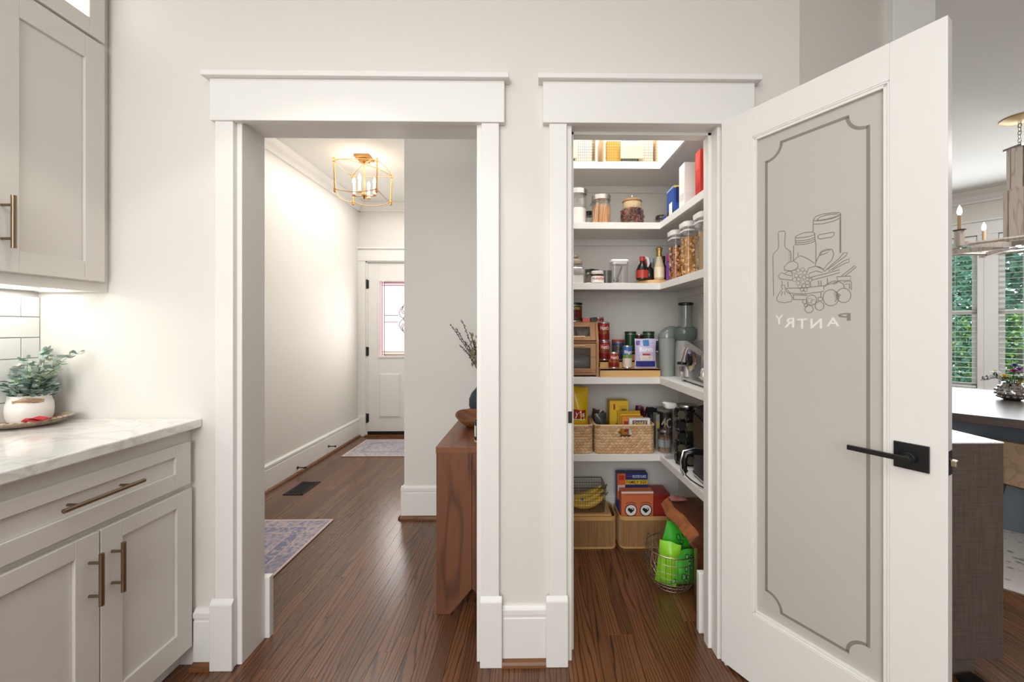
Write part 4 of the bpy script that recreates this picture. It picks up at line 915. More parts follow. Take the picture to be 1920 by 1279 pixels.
b.done('sprinkle_print', [mat('#5b3f9c', .4), mat('#2f2a44', .4)], t, kind='stuff')
# juicer
t = thing('juice_extractor', 'grey electric juicer with tall pulp bin and feed chute', 'juicer', (.80, 2.30, z+GAP)); JG = mat('#9aa09b', .35); JD = mat('#6b746e', .15)
B().lathe([(.040, 0), (.041, .004), (.046, .20), (.048, .215)], c=(X_(1250, 2.27)-.80, -.03, 0), n=28).done('pulp_bin', JG, t)
xb = X_(1250, 2.27)-.80
B().rings([[(xb-.0+.048*math.cos(a)*k1+ox, -.03+.046*math.sin(a)*k1, zz) for a in [2*math.pi*i/20 for i in range(20)]] for k1, zz, ox in ((1, .216, 0), (1.0, .235, .002), (.88, .255, .010), (.6, .274, .02), (.25, .282, .03))]).done('bin_cover', mat('#858e88', .12, coat=.5), t)
B().rings([rr(.10, .11, .03, 0, (.04, -.06)), rr(.10, .11, .03, .16, (.04, -.06)), rr(.09, .10, .035, .20, (.04, -.06))]).done('motor_base', mat('#a9aaa7', .35), t)
B().lathe([(.048, .20), (.060, .222), (.0635, .235), (.0635, .262), (.058, .272), (.046, .280)], c=(.04, -.06, 0), n=28).done('juice_bowl', JD, t)
B().lathe([(.038, .275), (.034, .285), (.036, .395)], c=(.04, -.08, 0), n=24).done('feed_chute', mat('#7c857f', .1, coat=.6), t)
B().lathe([(.032, .38), (.032, .396), (.041, .398), (.041, .410), (.036, .413)], c=(.04, -.08, 0), n=24).done('pusher', mat('#1d201e', .4), t)
# slicer
t = thing('food_slicer', 'chrome electric food slicer with round blade', 'slicer', (.79, 1.90, z+GAP)); LS = mat('#c2c0bc', .3, .5)
B().rings([rr(.13, .34, .02, .008, (.03, .0)), rr(.13, .34, .02, .020, (.03, 0)), rr(.10, .31, .02, .028, (.03, 0))]).done('base_plate', LS, t)
B().rings([rr(.085, .10, .015, .026, (.0, .13)), rr(.085, .10, .02, .15, (.0, .13)), rr(.07, .08, .03, .172, (.0, .13))]).done('motor_housing', mat('#c9c8c6', .25, .2), t)
lettering(t, 'SO', mat('#444444', .4), (-.028, .062, .004, .084), lambda u, v: (u, .13-.0508, v))
def disc(cx_, cy_, cz_, r, th_, n=36):
    return B().rings([[(cx_+dx, cy_+rr_*math.cos(2*math.pi*i/n), cz_+rr_*math.sin(2*math.pi*i/n)) for i in range(n)] for dx, rr_ in ((-th_, r*.86), (-th_*.6, r), (0, r), (th_, r*.8))])
disc(-.045, -.0, .118, .058, .008).done('blade', STEEL, t); disc(-.058, .0, .118, .03, .006).done('blade_hub', mat('#3e3f41', .25, .8), t)
disc(-.03, .045, .112, .054, .008).done('blade_guard', mat('#3c5a72', .3, .5), t)
b = B(); b.add([(-.05, -.16, .165), (.08, -.17, .175), (.085, .05, .215), (-.04, .06, .205)], [(0, 1, 2, 3)]); b.add([(-.05, -.16, .165), (-.04, .06, .205), (-.05, .06, .18), (-.06, -.15, .145)], [(0, 1, 2, 3)]); b.done('food_carriage', mat('#cfcfce', .15, 1), t, solid=.003)
B().tube([(-.055, .10, .07), (-.055, .10, .10), (-.05, .07, .16), (-.045, .03, .19), (-.04, -.03, .18), (-.035, -.06, .16)], .0035, 8).done('wire_handle', mat('#c9b28d', .25, .9), t)
B().box(-.064, .093, .052, -.046, .108, .078).done('clamp_block', mat('#8f8a80', .35, .8), t, bevel=.002)
b = B(); g = random.Random(2)
for i in range(3): b.lathe([(.012+.01*i, 0), (.03-.004*i, .02), (.022, .05), (.012, .06)], c=(-.02+.045*(i % 2), -.09-.03*i, .03), n=14)
b.lathe([(.02, 0), (.03, .03), (.028, .09), (.02, .11)], c=(.03, -.03, .03), n=16); b.done('chrome_fittings', STEEL, t)
B().lathe([(.012, -.006), (.013, 0), (.013, .02), (.008, .024)], c=(-.035, -.155, .004), n=14).done('rubber_foot', BLACK, t)
for p in ((-.02, .14), (.08, .14), (.08, -.14)): B().lathe([(.009, 0), (.009, .009)], c=(p[0], p[1], 0), n=10).done('rubber_foot', BLACK, t)
t = thing('glass_tumbler', 'small clear glass with black rim before the slicer', 'glass', (.735, 1.995, z+.028+GAP))
B().lathe([(.016, 0), (.018, .002), (.0225, .066), (.0205, .066), (.017, .006)], n=20, cap=False).lathe([(.001, .001), (.017, .001), (.017, .006), (.001, .006)], n=16).done('glass_body', GLASS, t); B().lathe([(.0215, .060), (.0235, .061), (.0235, .071), (.0215, .072), (.0205, .066)], n=20, cap=False).done('black_rim', BLACK, t)
# ---- shelf E
z = SZ['E']
def woven(name, label, x0, x1, y0, y1, h, hole=True):
    t = thing(name, label, 'basket', ((x0+x1)/2, (y0+y1)/2, z+GAP), 0, 'woven baskets on the lowest shelf'); w_, d_ = x1-x0, y1-y0
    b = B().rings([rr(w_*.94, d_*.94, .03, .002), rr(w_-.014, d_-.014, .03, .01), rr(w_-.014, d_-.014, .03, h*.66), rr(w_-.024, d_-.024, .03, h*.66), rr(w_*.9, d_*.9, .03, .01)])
    b.done('weave_backing', mat('#4d331b', .8), t)  # backing wall, shade of the weave gaps put into its dark colour
    def per(s):   # point + tangent on rounded rect
        pts = rr(w_-.012, d_-.012, .03, 0, n=5); L_ = [0]
        for i in range(len(pts)): a, c = Vector(pts[i]), Vector(pts[(i+1) % len(pts)]); L_.append(L_[-1]+(c-a).length)
        s = s % L_[-1]
        for i in range(len(pts)):
            if s <= L_[i+1]:
                a, c = Vector(pts[i]), Vector(pts[(i+1) % len(pts)]); k = (s-L_[i])/max(1e-9, L_[i+1]-L_[i]); return a.lerp(c, k), (c-a).normalized()
        return Vector(pts[0]), Vector((1, 0, 0))
    tot = 2*(w_+d_)-.1; rows = 10; b = B(); g = random.Random(int(x0*100)+5); n = int(tot/.021)
    for r_ in range(rows):
        zz = .009 + r_*(h-.016)/(rows-1)*.98
        for i in range(n):
            P, T_ = per(tot*(i+.5*(r_ % 2))/n)
            if hole and P.y < -d_/2+.03 and abs(P.x) < .036 and h*.62 < zz < h*.88: continue
            al = math.atan2(T_.y, T_.x); M = Matrix.Rotation(al, 3, 'Z') @ Matrix.Rotation(.38*(1 if r_ % 2 else -1)+g.uniform(-.12, .12), 3, 'Y')
            b.blob((P.x, P.y, zz), .0165, .0068, .0092, 8, 5, g.randrange(2), M)
    b.done('weave', [mat('#c49c70', .75), mat('#d4b088', .75)], t, kind='stuff')
    b = B(); pts = rr(w_-.006, d_-.006, .03, h, n=5); b.tube(pts, .0065, 8, closed=True); b.done('rim', mat('#d3b48c', .7), t, label='thick pale rope rim')
    b = B()
    for k, p in enumerate(((-w_/2+.02, -d_/2+.003), (w_/2-.02, -d_/2+.003))): b.tube([(p[0]-.006, p[1], h-.01), (p[0]-.006, p[1]-.006, h+.003), (p[0]+.006, p[1]-.006, h+.003), (p[0]+.006, p[1], h-.01)], .0025, 6)
    b.done('rim_lashing', mat('#a88355', .7), t)
    return t
bz = Z_(1170, 797, 2.21) - z - .003
xw0, xw1 = X_(1115, 2.2)+.002, X_(1230, 2.2)-.002
woven('woven_basket', 'woven water hyacinth basket at left holding the yellow chips bag', xw0-.345, xw0-.008, 2.2, 2.46, bz)
woven('woven_basket', 'woven water hyacinth basket with handle slot, full of boxes', xw0, xw1, 2.2, 2.46, bz)
t = thing('chips_bag', 'yellow potato chips bag standing in left woven basket', 'bag', (X_(1078, 2.3), 2.30, z+.012))
YEL = mat('#e9be1d', .28, coat=.2, noise=(14, .08))
o, fn = pouch(t, 'bag_body', .155, .345, .07, '#e3b81f', seed=12, m=YEL, wob=.010, n=18); fpatch(t, fn, [(-.06, .165, .062, .22, '#a51f24'), (-.055, .162, .057, .168, '#f0e7d2')]); lettering(t, "Lay's", mat('#f7f3ea', .4), (-.055, .172, .056, .216), fn, .02)
def ib(name, lab, px0, px1, y0, y1, zb, py, col, **k):
    zt = Z_(px0, py, y0); return pk(name, lab, 'box', X_(px0, y0), X_(px1, y0), y0, y1, zb, zt-zb, col, **k)
zb = z+.012
ib('tall_tea_box', 'tall yellow box with brown side standing in right basket', 1143, 1178, 2.34, 2.42, zb, 752, '#e5bd22', F=[(.5, .35, .95, .9, '#d8a41c'), (.2, .8, .3, .93, '#b3302a'), (.35, .3, .8, .5, '#4a2420'), (.62, .62, .9, .82, '#3e6b35')])
for k, (a, c, yy, py, cc, l) in enumerate(((1158, 1200, 2.318, 771, '#c99a1c', 'yellow snack box behind the front row in right basket'), (1163, 1201, 2.296, 776, '#e0b422', 'bright yellow snack box, second in the basket row'), (1166, 1206, 2.272, 781, '#d98a2a', 'orange snack box, third in the basket row'))):
    ib('snack_box', l, a, c, yy, yy+.018, zb, py, cc, F=[(.1, .5, .9, .85, '#a63a24')] if k != 1 else [(.1, .75, .9, .9, '#7a3f86')])
ib('shake_box', 'white box with purple lettering at front of right basket', 1180, 1219, 2.235, 2.262, zb, 785, '#efece8', F=[(.15, .78, .86, .94, '#40307c')], TF=[('SHAKE', .2, .8, .82, .92, '#f4d24a')])
g = random.Random(4)
for i in range(5):
    t = thing('foil_packet', ['dark foil packet leaning left between the baskets', 'brown foil packet between chips bag and yellow box', 'silver edged foil packet beside the tea box', 'maroon foil packet at right end of basket', 'black and white foil packet at right end of basket'][i], 'packet', (X_([1104, 1116, 1130, 1205, 1218][i], 2.3) if i != 2 else X_(1131, 2.3), [2.40, 2.37, 2.30, 2.42, 2.36][i], zb), [.2, -.3, .1, -.4, .3][i])
    M = Matrix.Rotation([-.2, .15, -.1, .12, .2][i], 3, 'Y'); o, fn = pouch(t, 'packet_body', .07, [.22, .2, .19, .21, .21][i], .022, '', M=M, c=(0, 0, .005), seed=40+i, m=mat(['#3b2e28', '#57443a', '#4c4f4a', '#4e2026', '#26262a'][i], .25, .3, noise=(40, .5)), wob=.008)
t = can('breadcrumb_can', 'dark can with white 4C lettering behind the oat jar', X_(1246, 2.40), 2.41, z, .05, .20, [(.02, .98, '#26221f'), (.08, .2, '#8a6a4a')], [('4C', -.6, .5, .6, .8, '#e8e4de')], lid='#8d8b88')
pk('grey_carton', 'narrow grey carton between right basket and dark can', 'carton', X_(1230, 2.28)+.0, X_(1237, 2.28), 2.28, 2.34, z, .20, '#8b8985', F=[(.1, .6, .9, .8, '#b79a52')])
t = jar('oat_jar', 'short glass jar of brown spice with clip at basket end', 1246, 2.232, z, .036, .118, '#8a8176', lidh=.012)
B().lathe([(.033, .004), (.033, .088)], n=20).done('jar_filling', mat('#8d6e4c', .8, noise=(80, .4)), t); B().lathe([(.0366, .035), (.0366, .075)], n=20, cap=False).done('paper_label', mat('#8f9ca0', .5), t)
t = thing('tall_clear_canister', 'tall clear canister with white lid beside pod carousel', 'canister', (X_(1259, 2.12), 2.135, z+GAP))
B().rings([rr(.06, .06, .014, 0), rr(.066, .066, .016, .275)], cap1=False).done('clear_body', GLASS, t); B().rings([rr(.064, .064, .014, .268), rr(.072, .072, .016, .274), rr(.074, .074, .016, .292), rr(.06, .06, .014, .297)]).done('lid', WHITE, t)
t = thing('pod_carousel', 'chrome carousel stacked with black coffee pods', 'carousel', (X_(1283, 2.03)+.012, 2.03, z+GAP))
b = B(); b.lathe([(.055, 0), (.055, .006)], n=28); b.lathe([(.05, .294), (.052, .30), (.05, .306)], n=28)
for k in range(8):
    a = R(22+45*k); b.cyl((.046*math.cos(a), .046*math.sin(a), .006), (.046*math.cos(a), .046*math.sin(a), .296), .002, n=6)
b.done('chrome_frame', STEEL, t)
pods = []
for k in range(8):
    a = R(45*k)
    for j in range(5):
        c0 = Vector((.030*math.cos(a), .030*math.sin(a), .036+.056*j)); c1 = Vector((.058*math.cos(a), .058*math.sin(a), .036+.056*j))
        B().cyl(c0, c1, .015, .021, 14).done('coffee_pod', BLACK if (k+j) % 3 else mat('#4c4a3c', .3), t)
b = B()
t = thing('air_fryer', 'glossy black air fryer with chrome trimmed handle', 'air fryer', (.822, 1.80, z+GAP))
B().rings([rr(.15, .24, .06, .0), rr(.155, .25, .07, .008), rr(.158, .255, .07, .14), rr(.158, .255, .07, .145), rr(.158, .255, .07, .27), rr(.14, .22, .06, .32), rr(.10, .16, .05, .335)]).done('fryer_body', mat('#1b1b1e', .42), t)
B().rings([rr(.156, .256, .07, .006), rr(.162, .262, .072, .010), rr(.162, .262, .072, .016), rr(.156, .256, .07, .018)]).done('chrome_ring', STEEL, t)
B().rings([rr(.159, .256, .07, .150), rr(.161, .258, .07, .152), rr(.159, .256, .07, .154)], cap0=False, cap1=False).done('basket_seam', mat('#3a3a3d', .2, .8), t)
b = B(); b.prism([(-.07, .155), (-.03, .28), (.06, .30), (.07, .20), (.02, .16)], 0, -.083, -.076); b.done('control_panel', mat('#0b0b0c', .38), t, bevel=.004)
b = B(); pts = [(-.075, -.055, .147), (-.12, -.055, .150), (-.160, -.056, .143), (-.170, -.056, .11), (-.167, -.056, .08), (-.162, -.056, .06)]; b.tube(pts, [.014, .013, .013, .012, .011, .006], 10); h_ = b.done('handle', BLACKG, t)
b = B(); pts = [(-.090, -.055, .163), (-.122, -.055, .166), (-.174, -.056, .155), (-.185, -.056, .11), (-.181, -.056, .07), (-.172, -.056, .048)]; b.tube(pts, .0045, 8); b.done('chrome_trim', STEEL, h_)
t = thing('power_cord', 'black power cord trailing along lowest shelf by the air fryer', 'cord', (.72, 1.85, z+.0035))
B().tube([(.02, .08, 0), (.0, .06, 0), (-.012, .02, 0), (-.012, -.04, 0), (.0, -.10, 0), (.012, -.14, 0), (.03, -.17, 0)], .003, 6).done('cord', BLACK, t)
# ---- floor baskets
def bamboo(label, x0, x1):
    y0, y1 = 2.285, 2.49; t = thing('bamboo_basket', label, 'basket', ((x0+x1)/2, (y0+y1)/2, .0008), 0, 'slatted bamboo baskets on pantry floor'); w_, d_ = x1-x0, y1-y0; h = .183
    B().rings([rr(w_-.008, d_-.008, .036, .001), rr(w_-.008, d_-.008, .036, h-.02), rr(w_-.012, d_-.012, .034, h-.02), rr(w_-.012, d_-.012, .034, .008)]).done('basket_lining', mat('#a87c50', .7), t)
    b = B(); pts = rr(w_-.006, d_-.006, .036, 0, n=6); P = [Vector(p) for p in pts]; L_ = []
    for i in range(len(P)):
        a, c = P[i], P[(i+1) % len(P)]; n = max(1, round((c-a).length/.0058))
        for k in range(n): L_.append((a.lerp(c, (k+.5)/n), (c-a).normalized(), (c-a).length/n))
    for p, T_, ln in L_:
        N_ = Vector((T_.y, -T_.x, 0)) ; q = ln*.42
        b.add([p-T_*q+Vector((0, 0, .006)), p+N_*.0022+Vector((0, 0, .006)), p+T_*q+Vector((0, 0, .006)), p-T_*q+Vector((0, 0, h-.018)), p+N_*.0022+Vector((0, 0, h-.018)), p+T_*q+Vector((0, 0, h-.018))], [(0, 1, 4, 3), (1, 2, 5, 4)])
    b.done('bamboo_strips', BAMBV, t, kind='stuff')
    def band(z0, z1, o_, nm): B().rings([rr(w_-.010, d_-.010, .036, z0), rr(w_+o_, d_+o_, .038, z0), rr(w_+o_, d_+o_, .038, z1), rr(w_-.012, d_-.012, .034, z1), rr(w_-.012, d_-.012, .034, z0)], cap0=False, cap1=False).done(nm, BAMB, t)
    band(h-.022, h, .0, 'rim'); band(.0, .010, -.001, 'base_band'); return t
X0 = X_(1157, 2.285)
bamboo('slatted bamboo basket under the wire basket of bananas', X0-.35, X0); bamboo('slatted bamboo basket packed with cereal boxes', X_(1162, 2.285), X_(1263, 2.285))
t = thing('cutting_board', 'thin wooden board lying across the left bamboo basket', 'board', (X0-.185, 2.385, .1845)); B().box(-.17, -.095, 0, .155, .095, .012).done('board', BAMB, t, bevel=.002)
t = thing('wire_basket', 'dark wire basket of bananas on left bamboo basket', 'basket', (X0-.215, 2.385, .1971)); b = B(); wA_, dA, hA = .31, .17, .145
def ring(z_, s, r_=.002): b.tube([(x, y, z_) for x, y, _ in rr(wA_-s, dA-s, .012, 0, n=3)], r_, 6, closed=True)
ring(hA, 0, .003); ring(.004, .02, .0025); ring(hA-.03, .004, .0015)
b.done('rim', WIRED, t); b = B()
n1, n2, nz = 21, 11, 9
for i in range(n1+1):
    x = -wA_/2+wA_*i/n1
    for s in (-1, 1): b.cyl((x*.94, s*(dA/2-.01), .004), (x, s*dA/2, hA), .0007, n=4)
    b.cyl((x*.94, -dA/2+.01, .004), (x*.94, dA/2-.01, .004), .0007, n=4)
for i in range(n2+1):
    y = -dA/2+dA*i/n2
    for s in (-1, 1): b.cyl((s*(wA_/2-.01), y*.9, .004), (s*wA_/2, y, hA), .0007, n=4)
    b.cyl((-wA_/2+.01, y*.9, .004), (wA_/2-.01, y*.9, .004), .0007, n=4)
for j in range(nz):
    s = .02*(1-j/nz); b.tube([(x, y, .004+(hA-.004)*j/nz) for x, y, _ in rr(wA_-s, dA-s, .01, 0, n=2)], .0007, 4, closed=True)
b.done('wire_mesh', WIRED, t, kind='stuff')
for k in range(4):
    t = thing('banana', ['yellow banana, topmost of the bunch', 'yellow banana with blue sticker in the wire basket', 'yellow banana at the front of the bunch', 'yellow banana at the bottom of the bunch'][k], 'banana', (X0-.165, 2.36+.016*k-.03, .2046+.0), group='bananas in the wire basket')
    pts = []; rd = []
    for i in range(13):
        a = i/12; ang_ = -1.05 + 1.75*a; pts.append((-.115+.20*a + .012*k, [.03, -.0, -.025, .045][k], .017 + .085*(a-.30)**2*1.5 + [.050, .030, .006, .018][k])); rd.append(.021*(max(.05, math.sin(math.pi*min(1, max(0, a*.93+.05))))**.45) if a < .88 else .006)
    B().tube(pts, rd, 8).done('banana_body', mat('#e3bd45', .5, noise=(25, .12)), t)
    B().tube([pts[-1], (pts[-1][0]+.012, pts[-1][1], pts[-1][2]+.014)], [.0055, .004], 6).done('stem', mat('#8a7436', .7), t)
    if k == 1: B().cyl((-.03, -.0155, .062), (-.03, -.017, .0625), .008, n=12).done('sticker', mat('#2d5fa0', .4), t)
x0 = X_(1165, 2.31); x1 = X_(1225, 2.31); zt = Z_(1190, 922, 2.31)
t = pk('orange_cereal_box', 'orange box with two big heart eyes in bamboo basket', 'box', x0, x1, 2.31, 2.37, .0105, zt-.0105, '#d9744a', F=[(0, .965, 1, 1, '#e8e4df'), (.1, .93, .9, .95, '#c65a3a')])
hz_ = zt-.0105; b = B(); ms = [BLACK, mat('#f1eee9', .4)]
for s in (-1, 1):
    cx_, cz_ = s*.043+.006, Z_(1190, 957, 2.31)-.0105
    def el(r_, e, m, dx=0, dz=0): b.add([(cx_+dx+r_*math.cos(2*math.pi*i/24), -.0308-e, cz_+dz+r_*math.sin(2*math.pi*i/24)) for i in range(24)], [tuple(range(24))], m)
    el(.036, 0, 0); el(.031, .0002, 1)
    H_ = [(0, -.017), (.019, .001), (.019, .009), (.013, .014), (.006, .013), (0, .007), (-.006, .013), (-.013, .014), (-.019, .009), (-.019, .001)]
    b.add([(cx_+x, -.0312, cz_+z_) for x, z_ in H_], [tuple(range(len(H_)))], 0); el(.004, .0006, 1, .010, .007)
    for i in range(8):
        a0_, a1_ = R(50+10*i), R(60+10*i); q = [(cx_+rr_*math.cos(a), -.0308, cz_+.004+rr_*.9*math.sin(a)) for rr_, a in ((.045, a0_), (.045, a1_), (.048, a1_), (.048, a0_))]; b.add(q, [(0, 1, 2, 3)], 0)
b.done('eyes_print', ms, t)
pk('family_size_cereal_box', 'blue and orange family size cereal box behind the orange one', 'box', x0-.008, x1-.012, 2.385, 2.44, .0105, .385, '#1e3479', F=[(0, .60, .27, 1, '#d9642f'), (.27, .83, 1, .90, '#e5c02f'), (.02, .73, .25, .82, '#c9d4e4'), (.05, .9, .22, .97, '#b8301f')], TF=[('FAMILY SIZE', .30, .842, .97, .888, '#2a2417'), ('FROSTED FLAKES', .5, .93, .95, .975, '#d9e2f2'), ("Kellogg's", .3, .945, .48, .965, '#c8453a')], L=[(0, .5, 1, 1, '#274089')])
pk('red_snack_box', 'dark red box at the right end of the bamboo basket', 'box', x1+.004, X_(1258, 2.33)-.008, 2.32, 2.46, .0105, .285, '#9c2b26', F=[(.1, .1, .9, .9, '#a8322b')])
# ---- live edge stool
t = thing('live_edge_stool', 'small live edge wooden stool at right of pantry floor', 'stool', (.79, 1.93, .0008)); RW = wood('redwood', '#2a130b', '#5c3220', '#74432b', .35, 1, 1.2, 5, .7, coat=.4); RWV = wood('redwoodv', '#2a130b', '#5c3220', '#74432b', .35, 2, 1.2, 5, .7, coat=.4)
g = random.Random(6); Lp, Lb = [], []; n = 18; y0, y1 = -.195, .20
rs = []
for i in range(n+1):
    y = y0+(y1-y0)*i/n; e = .004*math.sin(i*.9)+g.uniform(-.002, .002)+.009*math.sin(i*.35); xl = -.075+e; zz = 0
    rs.append([(xl-.030, y, .302), (xl-.042, y, .320), (xl-.022, y, .346), (xl, y, .358), (.10, y, .358), (.10, y, .302)])
b = B().rings(rs, sm=False); b.done('seat_slab', RW, t, bevel=.002)
b = B()
for i in range(n):
    o_ = Vector((-.0018, 0, .0008))
    for q0, q1 in ((0, 1), (1, 2), (2, 3)):
        P = [Vector(rs[i][q0]), Vector(rs[i+1][q0]), Vector(rs[i+1][q1]), Vector(rs[i][q1])]; b.add([p+o_ for p in P], [(0, 1, 2, 3)], 0)
b.done('bark_edge', mat('#9c5f38', .5, noise=(30, .25), bump=.4), t, label='lighter rough bark edge')
for yy, xx in ((-.165, -.072), (.145, -.015)): B().box(xx, yy, 0, .085, yy+.035, .302).done('leg', RWV, t, bevel=.002)
t = thing('red_snack_packet', 'crumpled red and white packet on the wooden stool', 'packet', (.745, 2.09, .372)); pouch(t, 'packet_body', .09, .06, .02, '#b07470', M=Matrix.Rotation(1.45, 3, 'X'), c=(0, .02, .0), seed=77)
# ---- round wire basket with green bags
t = thing('round_wire_basket', 'rounded silver wire basket of green bags under stool', 'basket', (.672, 1.965, .002)); CHR = mat('#b8ab98', .3, .9); b = B(); n = 30
pr = [(.045, .0025), (.085, .012), (.118, .06), (.128, .12), (.122, .19)]
for i in range(n):
    a = 2*math.pi*i/n; b.tube([(r_*math.cos(a), r_*math.sin(a), z_) for r_, z_ in pr], .0010, 4)
b.done('wires', CHR, t, kind='stuff'); b = B()
for r_, z_, q in ((.045, .0025, .0015), (.085, .012, .0014), (.105, .04, .0014), (.118, .06, .0014), (.124, .09, .0014), (.128, .12, .0014), (.126, .155, .0014), (.122, .19, .0032)): b.tube([(r_*math.cos(2*math.pi*i/28), r_*math.sin(2*math.pi*i/28), z_) for i in range(28)], q, 5, closed=True)
b.done('hoops', CHR, t, kind='stuff')
for s in (0,):
    b = B(); a0 = R(200)
    pts = [(.122*math.cos(a0+da)-.0*k, .122*math.sin(a0+da), .19+hh) for k, (da, hh) in enumerate(((-.42, 0), (-.36, .04), (-.2, .072), (0, .08), (.2, .072), (.36, .04), (.42, 0)))]; b.tube(pts, .0025, 6); b.done('loop_handle', CHR, t)
for i in range(3):
    t = thing('green_snack_bag', ['bright green bag patterned with dark rings, topmost in wire basket', 'lime green bag standing in wire basket at left', 'green bag with pale spots low in wire basket'][i], 'bag', ((.695, 1.995, .105), (.63, 1.93, .026), (.705, 1.925, .026))[i], (.2, -.35, .1)[i], 'green bags in the wire basket')
    M = Matrix.Rotation((.28, .12, .0)[i], 3, 'Y'); o, fn = pouch(t, 'bag_body', (.19, .10, .14)[i], (.185, .205, .165)[i], (.075, .055, .07)[i], ('#3fae2c', '#8fd432', '#4fb83a')[i], M=M, seed=60+i, wob=.008)
    g = random.Random(i); b = B()
    for k in range((22, 0, 12)[i]):
        u, v = g.uniform(-.072, .072)*(1 if i == 0 else .7), g.uniform(.02, .155 if i == 0 else .14)
        for r_, e, m in ((.011, 0, 0), (.0065, .0004, 1)): b.add([Vector(fn(u+r_*math.cos(2*math.pi*q/12), v+r_*math.sin(2*math.pi*q/12)))+Vector((0, -.0012-e, 0)) for q in range(12)], [tuple(range(12))], m)
    if b.f: b.done('ring_print', [mat('#1c5a2a', .4), mat('#7fd08a' if i else '#4fb84a', .4)], t, kind='stuff')

# ---------------------------------------------------------------- hall things
t = thing('console_table', 'rustic brown wooden console table in the hall passage', 'console table', (-.28, 2.2, 0.0008)); xl, xr = X_(818, 1.77)+.28, X_(818, 1.77)+.28+.30; ya, yb = -.43, .42; zt = Z_(818, 838, 1.77)
b = B().box(xl-.002, ya-.002, zt-.03, xr+.002, yb, zt); b.done('table_top', wood('waltop', '#2c180e', '#6b4129', '#86563a', .35, 1, 1.2, 4, .5), t, bevel=.002)
cxn = X_(884.5, 1.77)+.28; zn = Z_(884, 1105, 1.77); fl_ = X_(844, 1.77)+.28; wr = min(2*cxn-fl_, X_(818, 1.77)+.28+.28)
for s in (0, 1):
    yy = ya if s == 0 else yb-.03
    pol = [(xl, 0), (fl_, 0), (cxn, zn), (cxn, zt-.03), (xl, zt-.03)]; B().prism(pol, 1, yy, yy+.03).done('end_plank', WALN, t, bevel=.001)
    pol = [(cxn+.001, zn), (wr, 0), (xr, 0), (xr, zt-.03), (cxn+.001, zt-.03)]; B().prism(pol, 1, yy+.002, yy+.03).done('end_plank', WALN, t, bevel=.001)
B().box(xl+.004, ya+.03, .20, xr-.004, yb-.03, zt-.03).done('cabinet_body', WALN, t)
t = thing('dough_bowl', 'carved brown wooden bowl on the console table', 'bowl', (X_(893, 2.17), 2.17, zt+.001)); b = B()
rs = [[(sx*(1+.05*math.cos(3*a))*math.cos(a), sy*math.sin(a), z_+(.008*math.cos(2*a) if z_ > .05 else 0)) for a in [2*math.pi*i/30 for i in range(30)]] for sx, sy, z_ in ((.05, .07, 0), (.075, .11, .02), (.108, .16, .055), (.112, .165, .062), (.103, .155, .058), (.07, .10, .024), (.03, .04, .012))]
b.rings(rs).done('bowl', wood('bowlw', '#3d2314', '#80502f', '#9c6840', .4, 0, 1.5, 4, .5), t)
t = thing('dark_vase', 'matte dark blue black bottle vase on console table', 'vase', (X_(879, 2.48)+.073, 2.48, zt+.001)); B().lathe([(.045, 0), (.055, .004), (.071, .05), (.070, .09), (.055, .125), (.028, .155), (.020, .175), (.019, .215), (.022, .225), (.017, .225), (.014, .20)], n=32).done('vase_body', mat('#2c3540', .55), t)
vl = Vector(t.location); t = thing('dried_stems', 'dark dried berry stems and sage leaves in the vase', 'stems', (vl.x, vl.y, vl.z+.226)); g = random.Random(13)
def tp2(px, py): p = at(px, py, Y=2.48); return Vector((p.x-vl.x, g.uniform(-.04, .04), p.z-vl.z-.226))
bs = B(); bb2 = B()
for px, py in ((845, 607), (866, 599), (853, 615), (861, 648), (880, 622), (872, 640), (905, 590), (915, 610), (889, 640), (925, 600)):
    e = tp2(px, py); P = [Vector((0, 0, 0)).lerp(e, i/7) + Vector((0, 0, .02*math.sin(math.pi*i/7))) for i in range(8)]; bs.tube(P, [.0016]*7+[.001], 5)
    for i in range(1, 34):
        a = .25+.75*i/34; q = Vector((0, 0, 0)).lerp(e, a)+Vector((0, 0, .02*math.sin(math.pi*a))); bb2.blob(q+Vector((g.uniform(-.006, .006), g.uniform(-.006, .006), g.uniform(-.004, .004))), .0032, .0032, .004, 5, 4)
bs.done('stem', mat('#463a33', .8), t); bb2.done('berries', mat('#4a4148', .8), t, kind='stuff'); b = B()
for i in range(60):
    px, py = g.uniform(884, 905), g.uniform(630, 690); q = tp2(px, py); d_ = Vector((g.uniform(-.4, .4), g.uniform(-.3, .3), 1)).normalized(); s = d_.cross(Vector((0, 1, 0))).normalized()*.005; b.add([q, q+d_*.014+s, q+d_*.034, q+d_*.014-s], [(0, 1, 2, 3)])
b.done('sage_leaves', mat('#77754c', .7), t, kind='stuff')
t = thing('jar_candle', 'black jar candle with white label near the table front', 'candle', (X_(889, 1.86)+.042, 1.86, zt+.001)); B().lathe([(.036, .006), (.040, .009), (.040, .095), (.036, .095), (.036, .07)], n=28).done('candle_jar', mat('#22262b', .15), t); B().lathe([(.040, 0), (.041, .001), (.041, .006), (.039, .008)], n=28).done('wooden_coaster', mat('#c9a98a', .6), t)
B().add([((.0405)*math.sin(a), -.0405*math.cos(a), z_) for z_ in (.025, .075) for a in (-1.45, -1.2, -1.0, -.8)], [(0, 1, 5, 4), (1, 2, 6, 5), (2, 3, 7, 6)]).done('paper_label', mat('#d9d7d2', .5), t)
